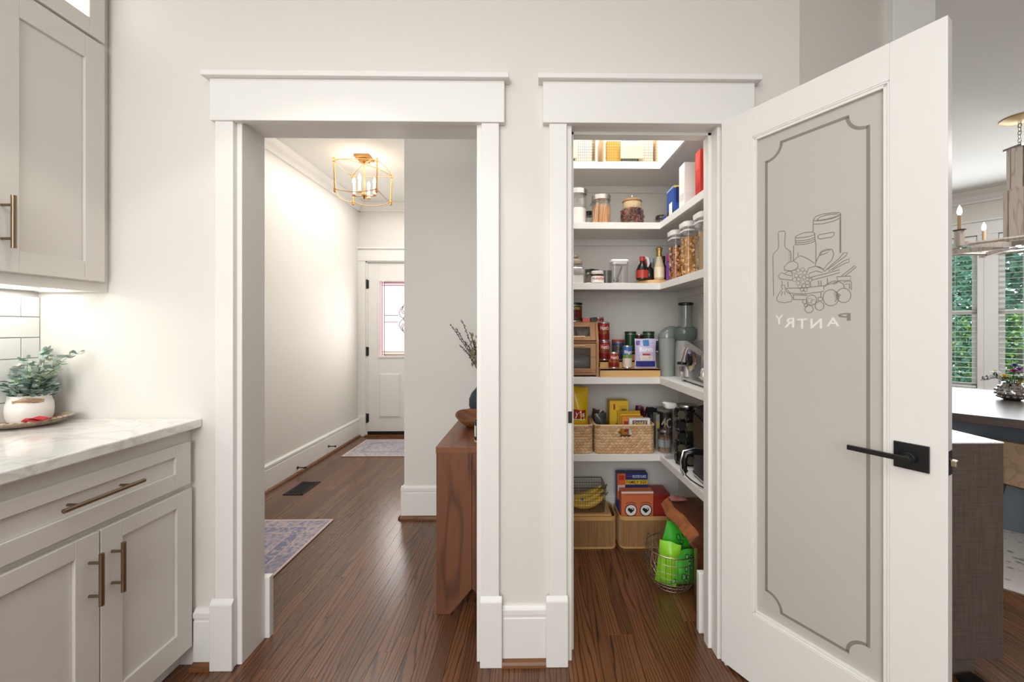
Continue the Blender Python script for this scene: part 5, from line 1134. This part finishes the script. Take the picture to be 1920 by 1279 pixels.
# rugs
def rugmat(key, base, blue, rust, sx, sy):
    if key in MC: return MC[key]
    m = bpy.data.materials.new(key); m.use_nodes = True; nt = m.node_tree; N = nt.nodes; L = nt.links; p = N['Principled BSDF']; p.inputs['Roughness'].default_value = .95
    tc = N.new('ShaderNodeTexCoord'); sep = N.new('ShaderNodeSeparateXYZ'); L.new(tc.outputs['Object'], sep.inputs[0])
    def mth(op, a, b=None, c=None):
        n = N.new('ShaderNodeMath'); n.operation = op
        for i, q in enumerate((a, b, c)):
            if q is None: continue
            if isinstance(q, (int, float)): n.inputs[i].default_value = q
            else: L.new(q, n.inputs[i])
        return n.outputs[0]
    ax = mth('ABSOLUTE', sep.outputs[0]); ay = mth('ABSOLUTE', sep.outputs[1])
    e = mth('MINIMUM', mth('SUBTRACT', sx, ax), mth('SUBTRACT', sy, ay))       # distance to the edge
    n1 = N.new('ShaderNodeTexNoise'); n1.inputs['Scale'].default_value = 40; n1.inputs['Detail'].default_value = 6; L.new(tc.outputs['Object'], n1.inputs['Vector'])
    vo = N.new('ShaderNodeTexVoronoi'); vo.inputs['Scale'].default_value = 34; L.new(tc.outputs['Object'], vo.inputs['Vector'])
    v2 = N.new('ShaderNodeTexVoronoi'); v2.inputs['Scale'].default_value = 110; L.new(tc.outputs['Object'], v2.inputs['Vector'])
    n2 = N.new('ShaderNodeTexNoise'); n2.inputs['Scale'].default_value = 5; n2.inputs['Detail'].default_value = 8; L.new(tc.outputs['Object'], n2.inputs['Vector'])
    def mix(f, a, b):
        n = N.new('ShaderNodeMix'); n.data_type = 'RGBA'; L.new(f, n.inputs[0])
        for i, q in ((6, a), (7, b)):
            if isinstance(q, str): n.inputs[i].default_value = lin(q)
            else: L.new(q, n.inputs[i])
        return n.outputs[2]
    def rng(v, a, b):
        n = N.new('ShaderNodeMapRange'); L.new(v, n.inputs[0]); n.inputs[1].default_value = a; n.inputs[2].default_value = b; return n.outputs[0]
    c = mix(rng(vo.outputs['Distance'], .25, .45), rust, base)
    c = mix(rng(v2.outputs['Distance'], .22, .30), c, mix(rng(n1.outputs['Fac'], .4, .7), base, blue))
    c = mix(mth('MULTIPLY', rng(n2.outputs['Fac'], .45, .65), .4), c, blue)
    bandm = mth('MULTIPLY', mth('GREATER_THAN', e, .10), mth('LESS_THAN', e, .17))
    c = mix(mth('MULTIPLY', bandm, .75), c, mix(rng(n1.outputs['Fac'], .52, .60), blue, base))
    l1 = mth('LESS_THAN', mth('ABSOLUTE', mth('SUBTRACT', e, .10)), .005); l2 = mth('LESS_THAN', mth('ABSOLUTE', mth('SUBTRACT', e, .17)), .005)
    c = mix(mth('MULTIPLY', mth('ADD', l1, l2), .8), c, base)
    edge = mth('LESS_THAN', e, .012); c = mix(edge, c, '#d9c4bd')
    L.new(c, p.inputs['Base Color']); MC[key] = m; return m
def rug(label, x0, y0, x1, y1, key, cols):
    t = thing('area_rug', label, 'rug', ((x0+x1)/2, (y0+y1)/2, .0006), 0); a, c = (x1-x0)/2, (y1-y0)/2
    B().box(-a, -c, 0, a, c, .006).done('rug_pile', rugmat(key, *cols, a, c), t)
    b = B(); e = .003
    b.tube([(-a, -c, .0035), (a, -c, .0035), (a, c, .0035), (-a, c, .0035)], .0033, 6, closed=True); b.done('bound_edge', mat('#cdb6ae', .9), t); return t
rug('faded pink and blue vintage runner beside the doorway', -2.04, 1.72, X_(625, 2.654), 2.654, 'rug_a', ('#c4b3b0', '#6b7997', '#a58986'))
rug('small faded blue rug before the white front door', X_(640, 3.97), 3.97, X_(640, 3.97)+.95, 4.56, 'rug_b', ('#bdb3b0', '#7f8a9c', '#a8958f'))
# vent
vx0, vx1 = X_(530, 3.06), X_(567, 3.06); t = thing('floor_vent', 'black metal floor register near the hall baseboard', 'vent', ((vx0+vx1)/2, 3.19, .0004)); a, c = (vx1-vx0)/2, .13
b = B().box(-a, -c, 0, a, -c+.012, .004).box(-a, c-.012, 0, a, c, .004).box(-a, -c, 0, -a+.012, c, .004).box(a-.012, -c, 0, a, c, .004); b.done('vent_frame', BLACK, t)
B().box(-a+.01, -c+.01, 0, a-.01, c-.01, .0008).done('vent_well', mat('#050505', .9), t)
for i in range(12): y = -c+.022+i*.0195; B().box(-a+.012, y, .001, a-.012, y+.007, .0035).done('slat', BLACK, t)
for i in range(4): x = -a+.03+i*(2*a-.06)/3; B().box(x-.002, -c+.012, .001, x+.002, c-.012, .0036).done('crossbar', BLACK, t)
for i, (px, py) in enumerate(((565, 877), (623, 837))):
    p = at(px-7, py, X=HALLX+.017); t = thing('door_stop', 'black door stop on the hall baseboard, ' + ('nearer one' if i == 0 else 'farther one'), 'door stop', (HALLX+.017, p.y, p.z), group='door stops')
    b = B().lathe([(.012, 0), (.012, .004), (.005, .008), (.0045, .06), (.009, .062), (.010, .072), (.006, .075)], n=12); b.v = [(z_, x_, y_) for x_, y_, z_ in b.v]; b.done('stop_rod', BLACK, t)
# hall chandelier
cx_, cy_ = X_(683, 3.46), 3.46; t = thing('lantern_ceiling_light', 'brass open cage ceiling light with four lit candles', 'ceiling light', (cx_, cy_, 2.74)); GB = mat('#b98a4c', .3, .7)
B().box(-.065, -.065, -.022, .065, .065, -.0005).box(-.035, -.035, -.045, .035, .035, -.02).done('canopy', GB, t, bevel=.003)
B().cyl((0, 0, -.045), (0, 0, -.345), .006, n=10).lathe([(.012, -.345), (.022, -.335), (.022, -.32), (.008, -.31)], n=14).lathe([(.004, -.365), (.012, -.352), (.004, -.345)], n=10).done('stem', GB, t)
rad = .245; cn = []
for k in range(4):
    a = R(225.7+90*k); cn.append(Vector((rad*math.cos(a), rad*math.sin(a), 0)))
for k, p in enumerate(cn):
    B().tube([(p.x, p.y, -.10), (p.x*.97, p.y*.97, -.34)], .0065, 8).lathe([(.011, 0), (.013, .008), (.009, .022), (.012, .03), (.004, .036)], c=(p.x, p.y, -.115), n=10).lathe([(.004, -.03), (.012, -.022), (.009, -.01), (.012, 0), (.010, .008)], c=(p.x*.97, p.y*.97, -.335), n=10).done('cage_post', GB, t)
    q = cn[(k+1) % 4]
    for z_, f in ((-.10, 1), (-.335, .97)):
        m = (p+q)/2*1.28; P = [p*f*(1-s)**2 + m*2*s*(1-s)*f*1.0 + q*f*s**2 for s in [i/10 for i in range(11)]]; B().tube([(v.x, v.y, z_+(.03 if z_ < -.2 else 0)*math.sin(math.pi*i/10)*(-1)) for i, v in enumerate(P)], .0036, 6).done('cage_hoop', GB, t)
    B().tube([(0, 0, -.06), (p.x*.5, p.y*.5, -.065), (p.x*.85, p.y*.85, -.08), (p.x, p.y, -.10)], .0045, 6).done('top_arc', GB, t)
EM = mat('#ffe9c8', .5, emit=14, key='bulb')
for k in range(4):
    a = R(178.7+90*k); p = Vector((.0885*math.cos(a), .0885*math.sin(a), 0))
    B().cyl((0, 0, -.335), (p.x, p.y, -.335), .005, n=8).lathe([(.016, -.337), (.018, -.328), (.010, -.322)], c=(p.x, p.y, 0), n=12).done('arm', GB, t)
    cnd = B().cyl((p.x, p.y, -.325), (p.x, p.y, -.235), .011, n=12).done('candle_sleeve', mat('#f4efe4', .5), t); B().lathe([(.006, 0), (.012, .015), (.011, .032), (.002, .058)], c=(p.x, p.y, -.235), n=12).done('flame_bulb', EM, cnd)
    lamp('hall_bulb_light', (cx_+p.x, cy_+p.y, 2.74-.205), 11, .012)

# ---------------------------------------------------------------- right side: sideboard and dining room
YS = 1.42; xr = X_(1882, YS); zt = Z_(1882, 830, YS); zbt = Z_(1882, 1236, YS)
t = thing('grey_sideboard', 'grey textured sideboard with white marble top by the pantry door', 'sideboard', ((1.24+xr)/2, (YS+1.61)/2, .0008)); hw = (xr-1.24)/2; hd = .095
LINEN = mat('#857b72', .6, key='linen'); nt = LINEN.node_tree
if not nt.nodes.get('w1'):
    tc = nt.nodes.new('ShaderNodeTexCoord'); out = []
    for nm, s_ in (('w1', (160, 160, 9)), ('w2', (10, 10, 160))):
        mpn = nt.nodes.new('ShaderNodeMapping'); mpn.inputs['Scale'].default_value = s_; nn = nt.nodes.new('ShaderNodeTexNoise'); nn.name = nm; nn.inputs['Scale'].default_value = 1; nn.inputs['Detail'].default_value = 3
        nt.links.new(tc.outputs['Object'], mpn.inputs[0]); nt.links.new(mpn.outputs[0], nn.inputs['Vector']); out.append(nn.outputs['Fac'])
    ad = nt.nodes.new('ShaderNodeMath'); ad.operation = 'ADD'; nt.links.new(out[0], ad.inputs[0]); nt.links.new(out[1], ad.inputs[1]); rp = nt.nodes.new('ShaderNodeValToRGB'); mh = nt.nodes.new('ShaderNodeMath'); mh.operation = 'MULTIPLY'; mh.inputs[1].default_value = .5
    rp.color_ramp.elements[0].position = .38; rp.color_ramp.elements[1].position = .62; rp.color_ramp.elements[0].color = lin('#5a4e46'); rp.color_ramp.elements[1].color = lin('#695e55')
    nt.links.new(ad.outputs[0], mh.inputs[0]); nt.links.new(mh.outputs[0], rp.inputs[0]); nt.links.new(rp.outputs[0], nt.nodes['Principled BSDF'].inputs['Base Color'])
B().box(-hw, -hd, zbt, hw, hd, zt-.004).done('body', LINEN, t, bevel=.002); B().box(-hw-.001, -hd-.001, zt-.004, hw+.001, hd, zt).done('marble_top', MARB, t)
B().box(-hw+.03, -hd+.015, 0, X_(1835, YS)-t.location.x, hd, zbt).done('plinth', LINEN, t)
# window wall local frame
Wo = at(1852, Y=4.2); WR = math.atan2(-.779, .627)
ww_ = struct(B(), 'wall_window', WALL); ww_.location = (Wo.x, Wo.y, 0); ww_.rotation_euler = (0, 0, WR)
zs, zh = .62, 2.27; m_ = .075; WN = .84
b = B(); u0, u1 = -1.6, 2.2
b.box(u0, 0, 0, u1, .14, zs).box(u0, 0, zh, u1, .14, H).box(u0, 0, zs, -m_-WN, .14, zh).box(-m_, 0, zs, m_, .14, zh).box(m_+WN, 0, zs, u1, .14, zh); b.done('wall_panel', WALL, ww_)
def winbuild(n, a, c):
    w = struct(B(), 'window_%d' % n, TRIM); w.location = ww_.location; w.rotation_euler = ww_.rotation_euler; b = B(); f = .045
    for z0, z1, y in ((zs, (zs+zh)/2+.02, .06), ((zs+zh)/2-.02, zh, .09)): b.box(a, y, z0, a+f, y+.03, z1).box(c-f, y, z0, c, y+.03, z1).box(a, y, z0, c, y+.03, z0+f).box(a, y, z1-f, c, y+.03, z1)
    b.done('sash', TRIM, w, bevel=.002); B().box(a+f, .1, zs+f, c-f, .104, zh-f).done('glass_pane', glass_mat('#f4fbfa', .05, 'winglass'), w)
    bl = thing('window_blind', ('left' if n == 1 else 'right') + ' white horizontal slat blind in the dining window', 'blind', (Wo.x, Wo.y, zh-.06), WR, 'dining window blinds')
    sl = B(); ln = c-a-.016; t_ = R(3)
    ys, zz = .024*math.cos(t_), .024*math.sin(t_); sl.add([(a+.008, .03-ys, -zz), (c-.008, .03-ys, -zz), (c-.008, .03+ys, zz), (a+.008, .03+ys, zz), (a+.008, .03-ys, -zz+.0028), (c-.008, .03-ys, -zz+.0028), (c-.008, .03+ys, zz+.0028), (a+.008, .03+ys, zz+.0028)], [(0, 3, 2, 1), (4, 5, 6, 7), (0, 1, 5, 4), (1, 2, 6, 5), (2, 3, 7, 6), (3, 0, 4, 7)])
    s0 = sl.done('slat', WHITE, bl)
    k = 0; z_ = -.03
    while z_ > -(zh-zs)+.10:
        o = s0 if k == 0 else bpy.data.objects.new('slat', s0.data)
        if k: COL.objects.link(o); o.parent = bl
        o.location = (0, 0, z_); z_ -= .056; k += 1
    B().box(a+.004, .004, 0, c-.004, .056, .055).done('head_rail', WHITE, bl); B().box(a+.008, .01, -(zh-zs)+.065, c-.008, .05, -(zh-zs)+.082).done('bottom_rail', WHITE, bl)
    b = B()
    for q in (.2, .8): b.cyl((a+(c-a)*q, .004, 0), (a+(c-a)*q, .004, -(zh-zs)+.08), .0015, n=5)
    b.done('ladder_cord', WHITE, bl)
winbuild(1, -m_-WN, -m_); winbuild(2, m_, m_+WN)
b = B(); t_ = .02; b.box(-m_-WN-.09, -t_, zs-.02, -m_-WN, 0, zh).box(-m_, -t_, zs-.02, m_, 0, zh).box(m_+WN, -t_, zs-.02, m_+WN+.09, 0, zh).box(-m_-WN-.10, -.026, zh, m_+WN+.10, 0, zh+.14).box(-m_-WN-.12, -.045, zh+.14, m_+WN+.12, 0, zh+.16).box(-m_-WN-.11, -.05, zs-.03, m_+WN+.11, 0, zs).box(-m_-WN-.09, -.018, zs-.12, m_+WN+.09, 0, zs-.03)
b.box(-m_*.35, -t_-.006, zs, m_*.35, -t_, zh); b.done('window_casing', TRIM, ww_, bevel=.002)
def wl(u, y=0): return (Wo.x + u*math.cos(WR) - y*math.sin(WR), Wo.y + u*math.sin(WR) + y*math.cos(WR))
nW = (math.sin(WR), -math.cos(WR)); crown('trim_10', wl(u0), wl(u1), nW, k=1.25)
e0, e1 = wl(u0), wl(u1)
struct(B().box(PRX+.1, e0[1], 0, e0[0]+.1, e0[1]+.12, H), 'wall_dining_back', WALL); struct(B().box(e1[0], -3, 0, e1[0]+.12, e1[1]+.1, H), 'wall_dining_right', WALL)
struct(B().box(PRX+.1, RY+.12, 0, PRX+.2, e0[1], H), 'wall_dining_left', WALL)
# table
A = at(1783, 774, Z=.76); C = at(1920, 788.5, Z=.76); dv = (C-A); dv.z = 0; rz = math.atan2(dv.y, dv.x); dv.normalize(); nn = Vector((-dv.y, dv.x, 0)); Fp = at(1850, 731, Z=.76); dep = (Fp-A).dot(nn)
dt = thing('dining_table', 'large dark wood dining table before the windows', 'table', (A.x, A.y, .0072), rz); TL = 1.9; zT = .7528
B().box(-.30, 0, zT-.05, TL, dep, zT).done('table_top', TABW, dt, bevel=.004)
_p = (at(1900, 996, Z=.01)-A).dot(nn); B().box(-.15, _p, 0, TL-.2, _p+.30, zT-.05).done('pedestal', mat('#6d7883', .22, noise=(3, .1)), dt, bevel=.004, label='slate blue glossy base')
A2 = at(1883, 1104, Z=.0); q = thing('dining_rug', 'pale grey patterned rug under the dining table', 'rug', (A2.x, A2.y, .0006), rz)
RG = mat('#dad6d0', .95, key='pale_rug'); nt = RG.node_tree; tc = nt.nodes.new('ShaderNodeTexCoord'); vo = nt.nodes.new('ShaderNodeTexVoronoi'); vo.inputs['Scale'].default_value = 22; no = nt.nodes.new('ShaderNodeTexNoise'); no.inputs['Scale'].default_value = 9; no.inputs['Detail'].default_value = 8; ad = nt.nodes.new('ShaderNodeMath'); ad.operation = 'ADD'; rp = nt.nodes.new('ShaderNodeValToRGB'); rp.color_ramp.elements[0].position = .55; rp.color_ramp.elements[0].color = lin('#8f8b88'); rp.color_ramp.elements[1].position = .85; rp.color_ramp.elements[1].color = lin('#dedad5')
nt.links.new(tc.outputs['Object'], vo.inputs['Vector']); nt.links.new(tc.outputs['Object'], no.inputs['Vector']); nt.links.new(vo.outputs['Distance'], ad.inputs[0]); nt.links.new(no.outputs['Fac'], ad.inputs[1]); nt.links.new(ad.outputs[0], rp.inputs[0]); nt.links.new(rp.outputs[0], nt.nodes['Principled BSDF'].inputs['Base Color'])
B().box(-.6, 0, 0, 2.6, 2.2, .006).done('rug_pile', RG, q)
# chair
pc = at(1958, Y=2.32); t = thing('dining_chair', 'oak shell dining chair with dark tapered legs pulled up to the table', 'chair', (pc.x, pc.y, .0072), 0); UP = mat('#7d858c', .45, noise=(40, .06)); LW_ = wood('chairw', '#6a4e38', '#a08468', '#b59a7d', .5, 0, 2, 3, .4)
def ell(r_, z_, n=28): return [(r_*math.cos(2*math.pi*i/n), r_*.93*math.sin(2*math.pi*i/n), z_) for i in range(n)]
B().rings([ell(.20, .345), ell(.262, .35), ell(.27, .43), ell(.25, .445)]).done('seat_shell', LW_, t)
b = B(); rs = []
for i in range(19):
    a = R(95+200*i/18); hh = .44+.16*math.sin(math.pi*i/18)**.5; co, si = math.cos(a), .93*math.sin(a)
    rs.append([(.265*co, .265*si, .40), (.285*co, .285*si, hh), (.268*co, .268*si, hh+.004), (.25*co, .25*si, .40)])
b.rings(rs); b.done('backrest', LW_, t)
B().rings([ell(.20, .445), ell(.235, .45), ell(.235, .475), ell(.20, .49)]).done('seat_cushion', UP, t)
B().rings([ell(.18, .325), ell(.21, .328), ell(.21, .3445)]).done('seat_rail', TABW, t)
for a in (45, 135, 225, 315): B().tube([(.17*math.cos(R(a)), .16*math.sin(R(a)), .33), (.22*math.cos(R(a)), .21*math.sin(R(a)), 0)], [.026, .012], 8).done('leg', TABW, t)
t = thing('floor_pad', 'small flat black pad on the floor against the sideboard base', 'pad', (1.555, 1.372, .0008), R(12)); B().box(-.035, -.05, 0, .035, .05, .018).done('pad', BLACK, t, bevel=.004)
# vase with flowers
vp = at(1908, 752, Z=.76); t = thing('silver_vase', 'silver mercury glass vase holding mixed flowers', 'vase', (vp.x+.02, vp.y+.05, .7603)); SV = mat('#c9c6c6', .12, 1); b = B(); prof = [(.04, 0), (.062, .012), (.078, .045), (.072, .08), (.05, .105), (.046, .115), (.054, .122), (.044, .12), (.04, .10)]
b.lathe(prof, n=28); b.done('vase_body', SV, t); b = B()
for j in range(4):
    for i in range(14):
        a = 2*math.pi*(i+.5*(j % 2))/14; r_ = (.066, .077, .075, .062)[j]; b.blob((r_*math.cos(a), r_*math.sin(a), (.022, .045, .068, .09)[j]), .012, .012, .011, 7, 4)
b.done('hobnails', SV, t, kind='stuff')
t2 = thing('flower_bouquet', 'bouquet of purple, yellow and white flowers with greenery', 'flowers', (t.location.x, t.location.y, t.location.z+.1225)); g = random.Random(31); st_ = B(); lf = B()
def bloom(nm, x, y, z_, r_, cols, pet=10, lay=3):
    b = B()
    for L_ in range(lay):
        for i in range(pet):
            a = 2*math.pi*(i+.5*L_)/pet; rr_ = r_*(1-.28*L_); up = .3+.5*L_; c = Vector((x, y, z_+.004*L_)); d = Vector((math.cos(a), math.sin(a), up)).normalized(); s = Vector((-math.sin(a), math.cos(a), 0))*rr_*.3
            b.add([c, c+d*rr_*.6+s, c+d*rr_, c+d*rr_*.6-s], [(0, 1, 2, 3)], 0)
    b.blob((x, y, z_+.006*lay), r_*.28, r_*.28, r_*.22, 8, 5, 1); b.done('bloom', [mat(cols[0], .6), mat(cols[1], .6)], t2); st_.cyl((0, 0, -.02), (x, y, z_), .0018, n=5)
for x, y, z_, r_, c in ((-.045, -.05, .075, .042, ('#9c2a7a', '#6d1c5a')), (.02, -.06, .045, .045, ('#f2efe9', '#b8b24a')), (-.10, -.04, .04, .036, ('#e5c022', '#c49a18')), (.0, -.05, .0, .028, ('#d9b52a', '#a8861c')), (.02, .0, .11, .035, ('#3b2f8a', '#2a2060')), (.08, .02, .08, .04, ('#8a3a9a', '#5a2470')), (.07, -.05, .05, .035, ('#e2c23a', '#b8962a')), (-.06, .05, .06, .035, ('#f0ece6', '#c4b85a'))): bloom('', x, y, z_, r_, c)
for i in range(12):
    a = g.uniform(2.2, 4.4) if i < 7 else g.uniform(0, 6.28); q = .17 if i < 7 else .12; e = Vector((q*math.cos(a)*1.15, q*math.sin(a)*.7, g.uniform(-.0, .06))); st_.tube([(0, 0, -.01), e*.5+Vector((0, 0, .025)), e], .0014, 5)
    for k in range(9):
        p = e*(.4+.6*k/9)+Vector((0, 0, .02*(1-k/9))); d = Vector((g.uniform(-1, 1), g.uniform(-1, 1), g.uniform(-.3, .8))).normalized(); s = d.cross(Vector((0, 0, 1))).normalized()*.005; lf.add([p, p+d*.013+s, p+d*.03, p+d*.013-s], [(0, 1, 2, 3)], 0 if i % 3 else 1)
st_.done('stem', mat('#41572f', .7), t2); lf.done('greenery', [mat('#4c6a3c', .6), mat('#6b5a86', .6)], t2, kind='stuff')
# dining chandelier
cx_, cy_ = 3.40, 2.76; t = thing('wooden_chandelier', 'weathered wood chandelier with lit candle bulbs over dining table', 'chandelier', (cx_, cy_, 2.74)); GM = mat('#8f8a82', .4, .7)
B().lathe([(.10, -.0005), (.10, -.008), (.06, -.028), (.02, -.036)], n=28).done('canopy', mat('#a8906c', .4, .7), t)
z_ = -.036; k = 0
while z_ > -.19:
    P = [(.010*math.cos(a), 0, z_-.016+.016*math.sin(a)) if k % 2 else (0, .010*math.cos(a), z_-.016+.016*math.sin(a)) for a in [2*math.pi*i/12 for i in range(12)]]; B().tube(P, .0028, 5, closed=True).done('chain_link', GM, t); z_ -= .026; k += 1
def sqc(z0, z1, w, w2=None): return B().rings([[(x*w, y*w, z0) for x, y in ((-1, -1), (1, -1), (1, 1), (-1, 1))], [(x*(w2 or w), y*(w2 or w), z1) for x, y in ((-1, -1), (1, -1), (1, 1), (-1, 1))]], sm=False)
sqc(-.215, -.20, .055).done('metal_cap', GM, t); 
for i in range(6):
    a0, a1 = R(60*i), R(60*i+52)
    for z0, z1, r_ in ((-.52, -.215, .062), (-.87, -.50, .078)): B().prism([(r_*math.cos(a0), r_*math.sin(a0)), (r_*math.cos(a1), r_*math.sin(a1)), (r_*.6*math.cos(a1), r_*.6*math.sin(a1)), (r_*.6*math.cos(a0), r_*.6*math.sin(a0))], 2, z0, z1).done('column_stave', WEATH, t)
B().lathe([(.09, -.90), (.09, -.87)], n=6).done('hub', GM, t)
for k in range(6):
    a = R(3+60*k); M = Matrix.Rotation(a, 4, 'Z'); b = B().box(.05, -.014, -.905, .47, .014, -.872).box(.44, -.02, -.905, .475, .02, -.80); b.v = [tuple(M @ Vector(v)) for v in b.v]; b.done('arm_beam', WEATH, t, bevel=.001)
    M2 = Matrix.Rotation(a+R(60), 4, 'Z'); pA = M @ Vector((.40, 0, -.888)); pB = M2 @ Vector((.40, 0, -.888)); B().tube([pA, pB], .012, 4).done('ring_beam', WEATH, t)
    px3 = M @ Vector((.455, 0, 0)); B().lathe([(.03, -.80), (.038, -.792), (.010, -.788)], c=(px3.x, px3.y, 0), n=14).done('drip_pan', GM, t)
    cnd = B().cyl((px3.x, px3.y, -.79), (px3.x, px3.y, -.69), .011, n=10).done('candle_sleeve', mat('#c9ad86', .6), t); B().lathe([(.006, 0), (.014, .018), (.012, .04), (.002, .068)], c=(px3.x, px3.y, -.69), n=12).done('flame_bulb', EM, cnd)
    lamp('dining_bulb_light', (cx_+px3.x, cy_+px3.y, 2.74-.655), 6, .012)
# ---- trees outside
lg2 = random.Random(77)
def leafy(label, u, y, tr_h, cz, rx, rz_, n, cols, size):
    c = wl(u, y); t = thing('tree', label, 'tree', (c[0], c[1], -.3)); b = B()
    for i in range(n):
        q1 = lg2.uniform(0, 6.283); q2 = lg2.uniform(-1, 1); q3 = lg2.random()**.4*math.sqrt(1-q2*q2*.8); p = Vector((rx*q3*math.cos(q1), rx*q3*math.sin(q1), cz+.3+rz_*q2)); d = Vector((lg2.uniform(-1, 1), lg2.uniform(-1, 1), lg2.uniform(-1, .5))).normalized(); s = d.cross(Vector((lg2.random(), lg2.random(), 1))).normalized(); L_ = size*lg2.uniform(.6, 1.3)
        b.add([p, p+d*L_*.5+s*L_*.34, p+d*L_, p+d*L_*.5-s*L_*.34], [(0, 1, 2, 3)], lg2.randrange(len(cols)))
    b.done('foliage', [mat(q, .5) for q in cols], t, kind='stuff')
    B().tube([(0, 0, 0), (.03, .02, tr_h*.5), (-.02, 0, tr_h)], [.09, .07, .04], 8).done('trunk', mat('#5c5148', .9, noise=(20, .3)), t)
leafy('green leafy tree outside the left dining window', -1.3, 2.6, 3.4, 1.5, 1.45, 1.9, 12000, ['#5f8a6a', '#7fa98c', '#88b09c', '#446b45', '#a2c2ae'], .075)
leafy('green leafy tree outside the right dining window', 1.65, 2.6, 3.4, 1.5, 1.45, 1.9, 12000, ['#5f8a6a', '#7fa98c', '#88b09c', '#4b7350', '#a2c2ae'], .075)
leafy('yellow green bush low outside the dining windows', .2, 5.6, 1.2, .5, 1.5, 1.1, 3500, ['#7c9c3e', '#9bb356', '#527a3a'], .09)
leafy('darker tall tree farther outside the dining windows', .3, 10.2, 5, 2.0, 3.0, 3.2, 14000, ['#4f7358', '#658a70', '#7ba28c', '#3f5a48'], .24)
B().box(Wo.x-3, Wo.y-2, -.35, Wo.x+9, Wo.y+9, -.30).done('lawn', mat('#4f6b3a', .95)); bpy.data.objects['lawn']['kind'] = 'structure'
